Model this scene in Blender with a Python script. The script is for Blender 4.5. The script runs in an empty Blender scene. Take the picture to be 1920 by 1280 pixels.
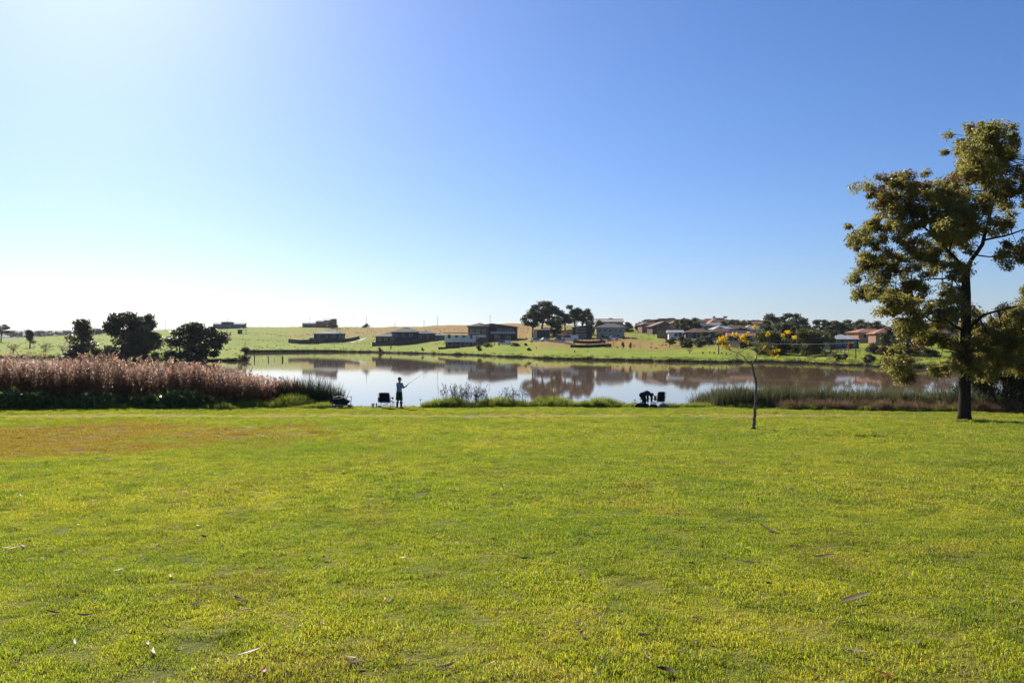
import bpy, bmesh, math, random
import numpy as np
from mathutils import Vector, Matrix

# ------------------------------------------------------------------ camera, sky, sun, exposure
F, HY, E = 1550.0, 645.0, 3.9          # focal length in px of a 1920 wide frame, horizon row, eye height above the water
sc = bpy.context.scene
cam_d = bpy.data.cameras.new('camera'); cam = bpy.data.objects.new('camera', cam_d)
sc.collection.objects.link(cam)
cam.location = (0, 0, E)
cam.rotation_euler = (math.radians(90.0) + math.atan((HY - 640) / F), 0, 0)
cam_d.sensor_width = 36.0
cam_d.lens = F / 1920 * 36
cam_d.clip_start = 0.1; cam_d.clip_end = 30000
sc.camera = cam

SUN_AZ, SUN_EL = math.radians(-28.0), math.radians(31.0)   # azimuth from +Y towards +X
w = bpy.data.worlds.new('World'); sc.world = w; w.use_nodes = True
nt = w.node_tree; nt.nodes.clear()
sky = nt.nodes.new('ShaderNodeTexSky'); sky.sky_type = 'NISHITA'; sky.sun_disc = False
sky.sun_elevation = SUN_EL; sky.sun_rotation = SUN_AZ
sky.altitude = 50; sky.air_density = 1.0; sky.dust_density = 0.62; sky.ozone_density = 4.0
bg = nt.nodes.new('ShaderNodeBackground'); bg.inputs[1].default_value = 0.05
wo = nt.nodes.new('ShaderNodeOutputWorld')
wb = nt.nodes.new('ShaderNodeMix'); wb.data_type = 'RGBA'; wb.blend_type = 'MULTIPLY'; wb.inputs[0].default_value = 1.0
wb.inputs[7].default_value = (0.90, 1.00, 1.27, 1)          # the camera's cool daylight balance
hs_ = nt.nodes.new('ShaderNodeHueSaturation'); hs_.inputs['Saturation'].default_value = 1.09
nt.links.new(sky.outputs[0], wb.inputs[6]); nt.links.new(wb.outputs[2], hs_.inputs['Color']); nt.links.new(hs_.outputs[0], bg.inputs[0]); nt.links.new(bg.outputs[0], wo.inputs[0])

sd = bpy.data.lights.new('sun', 'SUN'); sun = bpy.data.objects.new('sun', sd); sc.collection.objects.link(sun)
sd.energy = 5.0; sd.angle = math.radians(0.5); sd.color = (1.0, 0.93, 0.82)
sun_dir = Vector((math.sin(SUN_AZ) * math.cos(SUN_EL), math.cos(SUN_AZ) * math.cos(SUN_EL), math.sin(SUN_EL)))
sun.rotation_euler = sun_dir.to_track_quat('Z', 'Y').to_euler()
sun.location = (-30, 40, 60)

vs = sc.view_settings
vs.view_transform = 'Standard'; vs.look = 'None'; vs.gamma = 1.0; vs.use_curve_mapping = False
vs.exposure = 0.92
sc.render.engine = 'CYCLES'
sc.cycles.use_denoising = True
sc.cycles.max_bounces = 8; sc.cycles.transparent_max_bounces = 6
sc.cycles.diffuse_bounces = 3; sc.cycles.glossy_bounces = 3; sc.cycles.transmission_bounces = 4
sc.cycles.volume_bounces = 0
sc.cycles.caustics_reflective = False; sc.cycles.caustics_refractive = False

# ------------------------------------------------------------------ helpers
COL = sc.collection
rng = np.random.default_rng(7)
random.seed(7)

def link(o, parent=None):
    COL.objects.link(o)
    if parent is not None: o.parent = parent
    return o
def tag(o, label=None, cat=None, group=None, kind=None):
    if label: o['label'] = label
    if cat: o['category'] = cat
    if group: o['group'] = group
    if kind: o['kind'] = kind
    return o
def empty(name, loc=(0, 0, 0), rz=0.0):
    o = bpy.data.objects.new(name, None); COL.objects.link(o)
    o.empty_display_size = 0.3; o.location = loc; o.rotation_euler = (0, 0, rz)
    return o
def thing(name, label, cat, loc=(0, 0, 0), rz=0.0, group=None):
    return tag(empty(name, loc, rz), label, cat, group)
def copy_tree(o, parent=None):
    c = o.copy(); COL.objects.link(c); c.parent = parent
    for ch in list(o.children):
        copy_tree(ch, c)
    return c
def arr_mesh(name, V, Fq):
    """mesh from numpy arrays; Fq is (n,3) or (n,4)"""
    V = np.asarray(V, np.float32); Fq = np.asarray(Fq, np.int32)
    me = bpy.data.meshes.new(name)
    n, k = Fq.shape
    me.vertices.add(len(V)); me.vertices.foreach_set('co', V.ravel())
    me.loops.add(n * k); me.loops.foreach_set('vertex_index', Fq.ravel())
    me.polygons.add(n)
    me.polygons.foreach_set('loop_start', np.arange(0, n * k, k, dtype=np.int32))
    me.polygons.foreach_set('loop_total', np.full(n, k, np.int32))
    me.update(calc_edges=True); me.validate()
    return me
def smooth(me, on=True):
    me.polygons.foreach_set('use_smooth', np.full(len(me.polygons), on)); me.update()

class MB:
    """collects shapes, builds ONE mesh object"""
    def __init__(s): s.v = []; s.f = []
    def add(s, verts, faces):
        b = len(s.v); s.v += [tuple(p) for p in verts]; s.f += [tuple(i + b for i in f) for f in faces]; return s
    def box(s, c, size, rz=0.0, top=1.0, M=None):
        x, y, z = size[0] / 2, size[1] / 2, size[2] / 2
        vs_ = []
        for dz, k in ((-z, 1.0), (z, top)):
            for dx, dy in ((-x, -y), (x, -y), (x, y), (-x, y)):
                p = Vector((dx * k, dy * k, dz))
                if M is not None: p = M @ p
                elif rz: p = Matrix.Rotation(rz, 3, 'Z') @ p
                vs_.append(p + Vector(c))
        return s.add(vs_, [(3, 2, 1, 0), (4, 5, 6, 7), (0, 1, 5, 4), (1, 2, 6, 5), (2, 3, 7, 6), (3, 0, 4, 7)])
    def beam(s, a, b, wd, ht):
        a, b = Vector(a), Vector(b); d = b - a; L = d.length; d.normalize()
        M = d.to_track_quat('X', 'Z').to_matrix()
        return s.box((a + b) / 2, (L, wd, ht), M=M)
    def tube(s, pts, radii, n=8, flat=1.0, cap=True):
        pts = [Vector(p) for p in pts]; m = len(pts)
        if not hasattr(radii, '__len__'): radii = [radii] * m
        t0 = (pts[1] - pts[0]).normalized()
        ref = Vector((0, 0, 1)) if abs(t0.z) < 0.9 else Vector((1, 0, 0))
        u = t0.cross(ref).normalized(); vs_ = []; fs = []
        for i, p in enumerate(pts):
            t = (pts[min(i + 1, m - 1)] - pts[max(i - 1, 0)]).normalized()
            u = (u - t * u.dot(t)).normalized(); v = t.cross(u)
            for k in range(n):
                a = 2 * math.pi * k / n
                vs_.append(p + (u * math.cos(a) + v * math.sin(a) * flat) * radii[i])
        for i in range(m - 1):
            for k in range(n):
                k2 = (k + 1) % n
                fs.append((i * n + k, i * n + k2, (i + 1) * n + k2, (i + 1) * n + k))
        if cap:
            fs.append(tuple(range(n - 1, -1, -1))); fs.append(tuple((m - 1) * n + k for k in range(n)))
        return s.add(vs_, fs)
    def loft(s, rings, n=16):
        """rings: (centre, rx, ry[, rz rotation]) stacked horizontal ellipses"""
        vs_ = []; fs = []
        for r in rings:
            c, rx, ry = r[:3]; ro = r[3] if len(r) > 3 else 0.0
            for k in range(n):
                a = 2 * math.pi * k / n
                x, y = math.cos(a) * rx, math.sin(a) * ry
                vs_.append((c[0] + x * math.cos(ro) - y * math.sin(ro), c[1] + x * math.sin(ro) + y * math.cos(ro), c[2]))
        for i in range(len(rings) - 1):
            for k in range(n):
                k2 = (k + 1) % n
                fs.append((i * n + k, i * n + k2, (i + 1) * n + k2, (i + 1) * n + k))
        fs.append(tuple(range(n - 1, -1, -1))); fs.append(tuple((len(rings) - 1) * n + k for k in range(n)))
        return s.add(vs_, fs)
    def ball(s, c, r, nu=12, nv=8, M=None):
        rx, ry, rz = r if hasattr(r, '__len__') else (r, r, r)
        vs_ = []; fs = []
        for j in range(nv + 1):
            th = math.pi * j / nv
            for k in range(nu):
                a = 2 * math.pi * k / nu
                rr = max(math.sin(th), 0.02)
                p = Vector((rx * rr * math.cos(a), ry * rr * math.sin(a), -rz * math.cos(th)))
                if M is not None: p = M @ p
                vs_.append(p + Vector(c))
        for j in range(nv):
            for k in range(nu):
                k2 = (k + 1) % nu
                fs.append((j * nu + k, j * nu + k2, (j + 1) * nu + k2, (j + 1) * nu + k))
        fs.append(tuple(range(nu - 1, -1, -1))); fs.append(tuple(nv * nu + k for k in range(nu)))
        return s.add(vs_, fs)
    def mesh(s, name, sm=False):
        me = bpy.data.meshes.new(name); me.from_pydata(s.v, [], s.f); me.update()
        if sm: smooth(me)
        return me
    def build(s, name, mat, parent=None, sm=False, loc=None, bevel=0.0):
        o = bpy.data.objects.new(name, s.mesh(name, sm)); o.data.materials.append(mat)
        link(o, parent)
        if loc is not None: o.location = loc
        if bevel:
            m = o.modifiers.new('bevel', 'BEVEL'); m.width = bevel; m.segments = 2; m.limit_method = 'ANGLE'
        return o

# ------------------------------------------------------------------ materials
def nodes_of(name):
    m = bpy.data.materials.new(name); m.use_nodes = True
    t = m.node_tree; t.nodes.clear()
    return m, t, t.nodes.new('ShaderNodeOutputMaterial')
def N(t, typ, **kw):
    n = t.nodes.new(typ)
    for k, v in kw.items(): setattr(n, k, v)
    return n
def noise_fac(t, vec, scale, detail=4, rough=0.55, lo=0.35, hi=0.65):
    n = N(t, 'ShaderNodeTexNoise'); n.inputs['Scale'].default_value = scale
    n.inputs['Detail'].default_value = detail; n.inputs['Roughness'].default_value = rough
    t.links.new(vec, n.inputs['Vector'])
    r = N(t, 'ShaderNodeMapRange'); r.inputs[1].default_value = lo; r.inputs[2].default_value = hi
    t.links.new(n.outputs[0], r.inputs[0])
    return r.outputs[0]
def mixc(t, fac, a, b, blend='MIX'):
    m = N(t, 'ShaderNodeMix', data_type='RGBA', blend_type=blend)
    for sock, val in ((m.inputs[0], fac), (m.inputs[6], a), (m.inputs[7], b)):
        if hasattr(val, 'links'): t.links.new(val, sock)
        elif hasattr(val, '__len__'): sock.default_value = (*val[:3], 1)
        else: sock.default_value = val
    return m.outputs[2]
def math_n(t, op, a, b=None, c=None):
    m = N(t, 'ShaderNodeMath', operation=op)
    for i, val in enumerate((a, b, c)):
        if val is None: continue
        if hasattr(val, 'links'): t.links.new(val, m.inputs[i])
        else: m.inputs[i].default_value = val
    return m.outputs[0]
def simple(name, c, c2=None, scale=3.0, rough=0.7, metal=0.0, bump=0.0, bscale=40.0, spec=0.3, coords='Object'):
    m, t, out = nodes_of(name)
    p = N(t, 'ShaderNodeBsdfPrincipled'); tc = N(t, 'ShaderNodeTexCoord')
    c2 = c2 or tuple(x * 0.72 for x in c)
    f = noise_fac(t, tc.outputs[coords], scale, 5)
    t.links.new(mixc(t, f, c, c2), p.inputs['Base Color'])
    p.inputs['Roughness'].default_value = rough; p.inputs['Metallic'].default_value = metal
    p.inputs['Specular IOR Level'].default_value = spec
    if bump:
        n = N(t, 'ShaderNodeTexNoise'); n.inputs['Scale'].default_value = bscale; n.inputs['Detail'].default_value = 5
        t.links.new(tc.outputs[coords], n.inputs['Vector'])
        b = N(t, 'ShaderNodeBump'); b.inputs['Strength'].default_value = bump; b.inputs['Distance'].default_value = 0.02
        t.links.new(n.outputs[0], b.inputs['Height']); t.links.new(b.outputs[0], p.inputs['Normal'])
    t.links.new(p.outputs[0], out.inputs[0])
    return m
def leafy(name, c, c2, scale=1.2, transl=0.45, rough=0.5, tcol=None, spec=0.25, world=False):
    """leaf or blade: reflects and lets light through"""
    m, t, out = nodes_of(name)
    tc = N(t, 'ShaderNodeTexCoord'); oi = N(t, 'ShaderNodeObjectInfo'); ge = N(t, 'ShaderNodeNewGeometry')
    vec = ge.outputs['Position'] if world else tc.outputs['Object']
    f = noise_fac(t, vec, scale, 6, 0.7, 0.3, 0.7)
    f2 = math_n(t, 'MULTIPLY_ADD', ge.outputs['Random Per Island'], 0.7, -0.35)
    f3 = math_n(t, 'ADD', f, f2); f3 = math_n(t, 'MINIMUM', math_n(t, 'MAXIMUM', f3, 0.0), 1.0)
    col = mixc(t, f3, c, c2)
    hs = N(t, 'ShaderNodeHueSaturation'); t.links.new(col, hs.inputs['Color'])
    hs.inputs['Value'].default_value = 1.0
    t.links.new(math_n(t, 'MULTIPLY_ADD', oi.outputs['Random'], 0.4, 0.8), hs.inputs['Value'])
    p = N(t, 'ShaderNodeBsdfPrincipled'); p.inputs['Roughness'].default_value = rough
    p.inputs['Specular IOR Level'].default_value = spec
    t.links.new(hs.outputs[0], p.inputs['Base Color'])
    tr = N(t, 'ShaderNodeBsdfTranslucent')
    if tcol: t.links.new(mixc(t, 0.6, hs.outputs[0], tcol), tr.inputs[0])
    else: t.links.new(hs.outputs[0], tr.inputs[0])
    mx = N(t, 'ShaderNodeMixShader'); mx.inputs[0].default_value = transl
    t.links.new(p.outputs[0], mx.inputs[1]); t.links.new(tr.outputs[0], mx.inputs[2])
    t.links.new(mx.outputs[0], out.inputs[0])
    return m

def lawn_color(t, pos):
    """colour of the mown park grass at a world position: greens, dry yellowish spots, a rusty dead patch, a worn track"""
    sx = N(t, 'ShaderNodeSeparateXYZ'); t.links.new(pos, sx.inputs[0])
    X, Y = sx.outputs[0], sx.outputs[1]
    big = noise_fac(t, pos, 0.22, 4, 0.6, 0.35, 0.68)
    c = mixc(t, big, (0.155, 0.190, 0.016), (0.295, 0.262, 0.028))
    mid = noise_fac(t, pos, 1.6, 5, 0.65, 0.40, 0.68)
    c = mixc(t, math_n(t, 'MULTIPLY', mid, 0.8), c, (0.088, 0.125, 0.014))  # darker green clumps, with shade of the grass gaps put into the colour
    dry = noise_fac(t, pos, 0.75, 6, 0.72, 0.53, 0.70)
    c = mixc(t, math_n(t, 'MULTIPLY', dry, 0.75), c, (0.27, 0.20, 0.045))
    soil = noise_fac(t, pos, 2.6, 5, 0.75, 0.60, 0.68)
    c = mixc(t, math_n(t, 'MULTIPLY', soil, 0.6), c, (0.22, 0.15, 0.07))
    lush = noise_fac(t, pos, 3.3, 4, 0.7, 0.58, 0.66)
    c = mixc(t, math_n(t, 'MULTIPLY', lush, 0.6), c, (0.055, 0.085, 0.012))  # small dark spots painted for the shaded gaps between tufts
    # rusty dead patch on the left: (X+14)/9, (Y-26.5)/7 ellipse broken up by noise
    ex = math_n(t, 'DIVIDE', math_n(t, 'ADD', X, 14.5), 9.5)
    ey = math_n(t, 'DIVIDE', math_n(t, 'SUBTRACT', Y, 25.5), 9.0)
    rr = math_n(t, 'ADD', math_n(t, 'MULTIPLY', ex, ex), math_n(t, 'MULTIPLY', ey, ey))
    nz = noise_fac(t, pos, 0.42, 7, 0.72, 0.30, 0.70)
    e = math_n(t, 'SUBTRACT', math_n(t, 'MULTIPLY_ADD', nz, 1.7, 0.0), rr)
    r = N(t, 'ShaderNodeMapRange'); r.inputs[1].default_value = -0.1; r.inputs[2].default_value = 0.6; t.links.new(e, r.inputs[0])
    c = mixc(t, math_n(t, 'MULTIPLY', r.outputs[0], 0.75), c, (0.215, 0.112, 0.028))
    worn = noise_fac(t, pos, 0.4, 7, 0.72, 0.57, 0.70)
    c = mixc(t, math_n(t, 'MULTIPLY', worn, 0.55), c, (0.19, 0.125, 0.032))
    # worn track
    wob = noise_fac(t, pos, 0.18, 2, 0.5, 0.0, 1.0)
    yc = math_n(t, 'ABSOLUTE', math_n(t, 'SUBTRACT', math_n(t, 'ADD', Y, math_n(t, 'MULTIPLY', wob, 0.9)), 39.1))
    r2 = N(t, 'ShaderNodeMapRange'); r2.inputs[1].default_value = 1.05; r2.inputs[2].default_value = 0.45; t.links.new(yc, r2.inputs[0])
    br = noise_fac(t, pos, 1.1, 5, 0.7, 0.15, 0.5)
    # the track fades out by the big tree
    r3 = N(t, 'ShaderNodeMapRange'); r3.inputs[1].default_value = 21.0; r3.inputs[2].default_value = 12.0; t.links.new(X, r3.inputs[0])
    tf = math_n(t, 'MULTIPLY', math_n(t, 'MULTIPLY', r2.outputs[0], br), math_n(t, 'MULTIPLY_ADD', r3.outputs[0], 0.7, 0.3))
    c = mixc(t, math_n(t, 'MULTIPLY', tf, 0.75), c, (0.38, 0.26, 0.14))
    return c, tf

def lawn_ground():
    m, t, out = nodes_of('lawn_soil')
    ge = N(t, 'ShaderNodeNewGeometry')
    c, tf = lawn_color(t, ge.outputs['Position'])
    f = noise_fac(t, ge.outputs['Position'], 14, 5, 0.7, 0.3, 0.7)
    c = mixc(t, math_n(t, 'MULTIPLY', f, 0.4), c, (0.12, 0.10, 0.025))
    p = N(t, 'ShaderNodeBsdfPrincipled'); p.inputs['Roughness'].default_value = 0.95; p.inputs['Specular IOR Level'].default_value = 0.1
    t.links.new(c, p.inputs['Base Color'])
    b = N(t, 'ShaderNodeBump'); b.inputs['Strength'].default_value = 0.8; b.inputs['Distance'].default_value = 0.05
    t.links.new(f, b.inputs['Height']); t.links.new(b.outputs[0], p.inputs['Normal'])
    t.links.new(p.outputs[0], out.inputs[0]); return m
def lawn_blade():
    m, t, out = nodes_of('lawn_blade')
    ge = N(t, 'ShaderNodeNewGeometry')
    c, tf = lawn_color(t, ge.outputs['Position'])
    rnd = ge.outputs['Random Per Island']
    v = math_n(t, 'MULTIPLY_ADD', math_n(t, 'FRACT', math_n(t, 'MULTIPLY', rnd, 7.31)), 1.0, 0.55)
    c = mixc(t, 1.0, c, mixc(t, rnd, (0.72, 1.0, 0.9), (1.18, 1.0, 0.95)), 'MULTIPLY')
    hs = N(t, 'ShaderNodeHueSaturation'); t.links.new(c, hs.inputs['Color']); t.links.new(v, hs.inputs['Value'])
    # one blade in eight is straw
    st = math_n(t, 'GREATER_THAN', ge.outputs['Random Per Island'], 0.88)
    col = mixc(t, math_n(t, 'MULTIPLY', st, 0.6), hs.outputs[0], (0.30, 0.24, 0.08))
    p = N(t, 'ShaderNodeBsdfPrincipled'); p.inputs['Roughness'].default_value = 0.45; p.inputs['Specular IOR Level'].default_value = 0.35
    t.links.new(col, p.inputs['Base Color'])
    tr = N(t, 'ShaderNodeBsdfTranslucent'); t.links.new(mixc(t, 1.0, col, (1.82, 1.9, 1.15), 'MULTIPLY'), tr.inputs[0])
    mx = N(t, 'ShaderNodeMixShader'); mx.inputs[0].default_value = 0.5
    t.links.new(p.outputs[0], mx.inputs[1]); t.links.new(tr.outputs[0], mx.inputs[2])
    t.links.new(mx.outputs[0], out.inputs[0]); return m
def hill_mat():
    m, t, out = nodes_of('hill_pasture')
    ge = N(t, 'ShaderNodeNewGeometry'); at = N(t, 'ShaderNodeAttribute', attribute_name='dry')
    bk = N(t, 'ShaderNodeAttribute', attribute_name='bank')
    pos = ge.outputs['Position']
    c = mixc(t, noise_fac(t, pos, 0.02, 5, 0.6), (0.185, 0.245, 0.016), (0.250, 0.262, 0.026))
    c = mixc(t, math_n(t, 'MULTIPLY', noise_fac(t, pos, 0.15, 5, 0.75, 0.42, 0.66), 0.7), c, (0.125, 0.175, 0.014))
    c = mixc(t, math_n(t, 'MULTIPLY', noise_fac(t, pos, 0.6, 4, 0.8, 0.5, 0.7), 0.6), c, (0.10, 0.10, 0.03))
    dn = math_n(t, 'ADD', at.outputs['Fac'], math_n(t, 'MULTIPLY_ADD', noise_fac(t, pos, 0.06, 6, 0.7), 0.7, -0.35))
    r = N(t, 'ShaderNodeMapRange'); r.inputs[1].default_value = 0.30; r.inputs[2].default_value = 0.85; t.links.new(dn, r.inputs[0])
    dc = mixc(t, noise_fac(t, pos, 0.3, 5, 0.7), (0.33, 0.195, 0.065), (0.21, 0.12, 0.045))
    c = mixc(t, r.outputs[0], c, dc)
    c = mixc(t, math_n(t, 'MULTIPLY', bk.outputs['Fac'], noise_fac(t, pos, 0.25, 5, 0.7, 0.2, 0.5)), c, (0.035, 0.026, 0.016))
    p = N(t, 'ShaderNodeBsdfPrincipled'); p.inputs['Roughness'].default_value = 0.95; p.inputs['Specular IOR Level'].default_value = 0.05
    t.links.new(c, p.inputs['Base Color'])
    n = N(t, 'ShaderNodeTexNoise'); n.inputs['Scale'].default_value = 1.2; n.inputs['Detail'].default_value = 8; t.links.new(pos, n.inputs['Vector'])
    b = N(t, 'ShaderNodeBump'); b.inputs['Strength'].default_value = 0.6; b.inputs['Distance'].default_value = 0.4
    t.links.new(n.outputs[0], b.inputs['Height']); t.links.new(b.outputs[0], p.inputs['Normal'])
    t.links.new(p.outputs[0], out.inputs[0]); return m
def water_mat():
    m, t, out = nodes_of('lake_water')
    ge = N(t, 'ShaderNodeNewGeometry')
    mp = N(t, 'ShaderNodeMapping'); mp.inputs['Scale'].default_value = (0.5, 1.0, 1.0); t.links.new(ge.outputs['Position'], mp.inputs[0])
    n = N(t, 'ShaderNodeTexNoise'); n.inputs['Scale'].default_value = 0.9; n.inputs['Detail'].default_value = 3; t.links.new(mp.outputs[0], n.inputs['Vector'])
    n2 = N(t, 'ShaderNodeTexNoise'); n2.inputs['Scale'].default_value = 5.0; n2.inputs['Detail'].default_value = 2; t.links.new(mp.outputs[0], n2.inputs['Vector'])
    h = math_n(t, 'ADD', n.outputs[0], math_n(t, 'MULTIPLY', n2.outputs[0], 0.12))
    b = N(t, 'ShaderNodeBump'); b.inputs['Strength'].default_value = 0.03; b.inputs['Distance'].default_value = 0.06
    t.links.new(h, b.inputs['Height'])
    p = N(t, 'ShaderNodeBsdfPrincipled')
    p.inputs['Base Color'].default_value = (0.19, 0.118, 0.068, 1); p.inputs['Roughness'].default_value = 0.03
    p.inputs['IOR'].default_value = 1.33; p.inputs['Specular IOR Level'].default_value = 0.5
    t.links.new(b.outputs[0], p.inputs['Normal']); t.links.new(p.outputs[0], out.inputs[0]); return m

MAT = {}
MAT['soil'] = lawn_ground(); MAT['blade'] = lawn_blade(); MAT['hill'] = hill_mat(); MAT['water'] = water_mat()
MAT['plain'] = simple('plain_grass', (0.12, 0.13, 0.03), (0.08, 0.10, 0.025), 0.01, 0.95)
MAT['forest'] = simple('forest_hill', (0.045, 0.06, 0.035), (0.03, 0.045, 0.03), 0.004, 0.95)

# ------------------------------------------------------------------ terrain
def interp(x, xs, ys): return np.interp(x, xs, ys)
SHX = [-120, -30, -13, -9, -4, 8, 12, 20, 28, 60, 120]
SHY = [50, 49, 48.5, 46.5, 47.2, 47.5, 46.5, 44.5, 42.5, 40, 40]
def shore_near(X): return interp(X, SHX, SHY)
def vnoise(x, y, s, seed=0.0):
    return (np.sin(x * s * 1.7 + seed + 1.3 * np.sin(y * s * 0.9)) + np.sin(y * s * 1.3 - seed * 2 + 1.1 * np.sin(x * s * 1.1 + 2))) * 0.5
def z_near(X, Y):
    X = np.asarray(X, float); Y = np.asarray(Y, float)
    zl = interp(Y, [-80, 0, 15, 30, 38, 45, 60], [5.0, 2.3, 1.5, 0.8, 0.56, 0.38, 0.32])
    zl = zl + 0.035 * vnoise(X, Y, 0.35) + 0.015 * vnoise(X, Y, 1.1, 3)
    k = np.clip((Y - (shore_near(X) - 0.9)) / 3.5, 0, 1)
    k = k * k * (3 - 2 * k)
    return zl * (1 - k) + (-1.1) * k
# near lawn grid (row spacing follows the shore)
gx = np.concatenate([np.linspace(-120, -40, 30)[:-1], np.linspace(-40, 40, 161), np.linspace(40, 120, 30)[1:]])
gt = np.concatenate([np.linspace(-80, 0, 25)[:-1], np.linspace(0, 44, 120), np.linspace(44, 56, 50)[1:]])
GX, GY = np.meshgrid(gx, gt)
GZ = z_near(GX, GY)
nr, ncx = GX.shape
idx = np.arange(nr * ncx).reshape(nr, ncx)
Q = np.stack([idx[:-1, :-1], idx[:-1, 1:], idx[1:, 1:], idx[1:, :-1]], -1).reshape(-1, 4)
me = arr_mesh('ground', np.stack([GX, GY, GZ], -1).reshape(-1, 3), Q); smooth(me)
ground = link(bpy.data.objects.new('ground', me)); me.materials.append(MAT['soil']); tag(ground, 'mown park lawn sloping down to the lake with a worn track', 'ground', kind='structure')

# far side: columns (px of 1920, shore row, bank-top row, [(distance, row, dryness)])
COLS = [
 (-1400, 670, 664, [(350, 652, 0), (500, 642, 0), (700, 632, .1)]),
 (0,   670, 667.5, [(350, 652, 0), (500, 642, 0), (700, 633, .1)]),
 (150, 671, 668.5, [(300, 656, 0), (450, 642, 0), (600, 633, 0), (720, 628, .1)]),
 (250, 674, 671, [(300, 655, 0), (450, 640, 0), (600, 625, 0), (720, 619, 0)]),
 (330, 676, 673, [(300, 655, 0), (430, 643, 0), (600, 622, .1), (720, 616, 0)]),
 (452, 677, 674.5, [(230, 668, 0), (330, 657, 0), (440, 652, 0), (470, 649, 0), (560, 630, .2), (650, 618, .1), (720, 611.5, 0)]),
 (463, 661, 655.5, [(470, 649, 0), (560, 630, .2), (650, 618, .1), (720, 611.5, 0)]),
 (600, 660, 655, [(450, 647, 0), (490, 640.5, 0), (560, 627, .6), (690, 612, .35)]),
 (690, 660.5, 657, [(430, 646, 0), (480, 638, .2), (560, 624, .9), (690, 613, .5)]),
 (760, 662.5, 659, [(420, 643.5, .1), (520, 626, .9), (690, 611.5, .6)]),
 (870, 665.5, 662, [(350, 648, .1), (420, 637, .5), (520, 622, .9), (690, 607.5, .8)]),
 (960, 669.5, 666, [(300, 650, .1), (340, 642, .5), (450, 624, .9), (660, 605, .8)]),
 (1050, 674, 669, [(240, 657, 0), (262, 652, .4), (290, 643, .9), (320, 635, .8), (400, 622, .6), (600, 607, .6)]),
 (1150, 676, 671, [(230, 658, 0), (255, 652, .4), (285, 642, 1), (312, 634, .7), (400, 623, .3), (600, 612, .3)]),
 (1250, 678, 673, [(225, 661, 0), (255, 651, .7), (290, 641, .8), (310, 636, 0), (400, 623, .2), (520, 614, .2), (700, 614, 0)]),
 (1350, 680, 675.5, [(190, 667, 0), (212, 659, .1), (235, 651, .7), (260, 646, .4), (350, 630, .2), (450, 618, .2), (700, 615, 0)]),
 (1420, 679, 676, [(200, 669, 0), (230, 660, .2), (300, 643, .2), (400, 625, .2), (500, 618, 0), (700, 616, 0)]),
 (1500, 681, 677, [(195, 668, .1), (240, 655, .1), (300, 642, .1), (400, 627, 0), (500, 619, 0), (700, 616, 0)]),
 (1580, 685, 681, [(172, 672, 0), (192, 663, 0), (230, 653, .1), (300, 641, .1), (400, 628, 0), (500, 620, 0), (700, 616, 0)]),
 (1700, 690, 686, [(152, 675, 0), (182, 663, 0), (230, 651, 0), (300, 641, 0), (400, 630, 0), (600, 620, 0)]),
 (1850, 700, 695, [(130, 681, 0), (160, 668, 0), (230, 652, 0), (300, 641, 0), (400, 631, 0), (600, 620, 0)]),
 (3300, 700, 695, [(130, 681, 0), (160, 668, 0), (230, 652, 0), (300, 641, 0), (400, 631, 0), (600, 620, 0)]),
]
CPX = np.array([c[0] for c in COLS], float)
CDS = np.array([E * F / (c[1] - HY) for c in COLS])
def _prof(c):
    ds = E * F / (c[1] - HY)
    D = [ds - 60, ds - 5, ds, ds + 0.5, ds + 1.3]; zb = max(E - (c[2] - HY) * (ds + 1.3) / F, 0.35)
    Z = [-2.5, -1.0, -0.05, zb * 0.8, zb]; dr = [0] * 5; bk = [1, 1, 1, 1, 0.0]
    for d, y, k in c[3]:
        D.append(d); Z.append(E + (HY - y) * d / F); dr.append(k); bk.append(0)
    D += [D[-1] + 250, D[-1] + 900]; Z += [Z[-1] - 7, Z[-1] - 22]; dr += [.3, .3]; bk += [0, 0]
    return tuple(np.array(a, float) for a in (D, Z, dr, bk))
PROF = [_prof(c) for c in COLS]
def _blend(px):
    i = int(np.clip(np.searchsorted(CPX, px) - 1, 0, len(CPX) - 2))
    u = float(np.clip((px - CPX[i]) / (CPX[i + 1] - CPX[i]), 0, 1))
    return i, u
def shore_far(px):
    i, u = _blend(px); s = u * u * (3 - 2 * u)
    return CDS[i] * (1 - s) + CDS[i + 1] * s
def far_attr(px, D, k):
    """k=1 height, 2 dryness, 3 bank; profiles are matched by distance beyond the shore near it, by distance further on"""
    i, u = _blend(px); s = u * u * (3 - 2 * u)
    ds = CDS[i] * (1 - s) + CDS[i + 1] * s
    out = []
    for j in (i, i + 1):
        p = PROF[j]; t = D - ds
        wq = np.clip(t / 60.0, 0, 1)
        Dj = (CDS[j] + t) * (1 - wq) + D * wq
        Dj = np.where(t > 1.4, np.maximum(Dj, CDS[j] + 1.4), Dj)
        out.append(np.interp(Dj, p[0], p[k]))
    return out[0] * (1 - s) + out[1] * s
def z_far(px, D): return float(far_attr(px, np.array([float(D)]), 1)[0])
def G(px, D):
    """point on the far ground seen in picture column px at distance D"""
    return Vector(((px - 960) / F * D, D, z_far(px, D)))
def ZH(y, D): return E + (HY - y) * D / F      # height that shows at row y from distance D
pxs = np.concatenate([np.linspace(-1400, -60, 40), np.linspace(-50, 1970, 405), np.linspace(1980, 3300, 40)])
tt = np.array([-60, -20, -6, -2, 0, .5, 1.3, 2.5, 4, 6, 9, 12, 16, 20, 25, 30, 36, 42, 50, 58, 67, 77, 88, 100, 113, 127, 142, 158, 175, 195, 215, 240, 265, 295, 330, 370, 420, 480, 560, 660, 800, 1000, 1300])
VV = np.zeros((len(pxs), len(tt), 3)); DR = np.zeros((len(pxs), len(tt))); BK = DR.copy()
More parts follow.
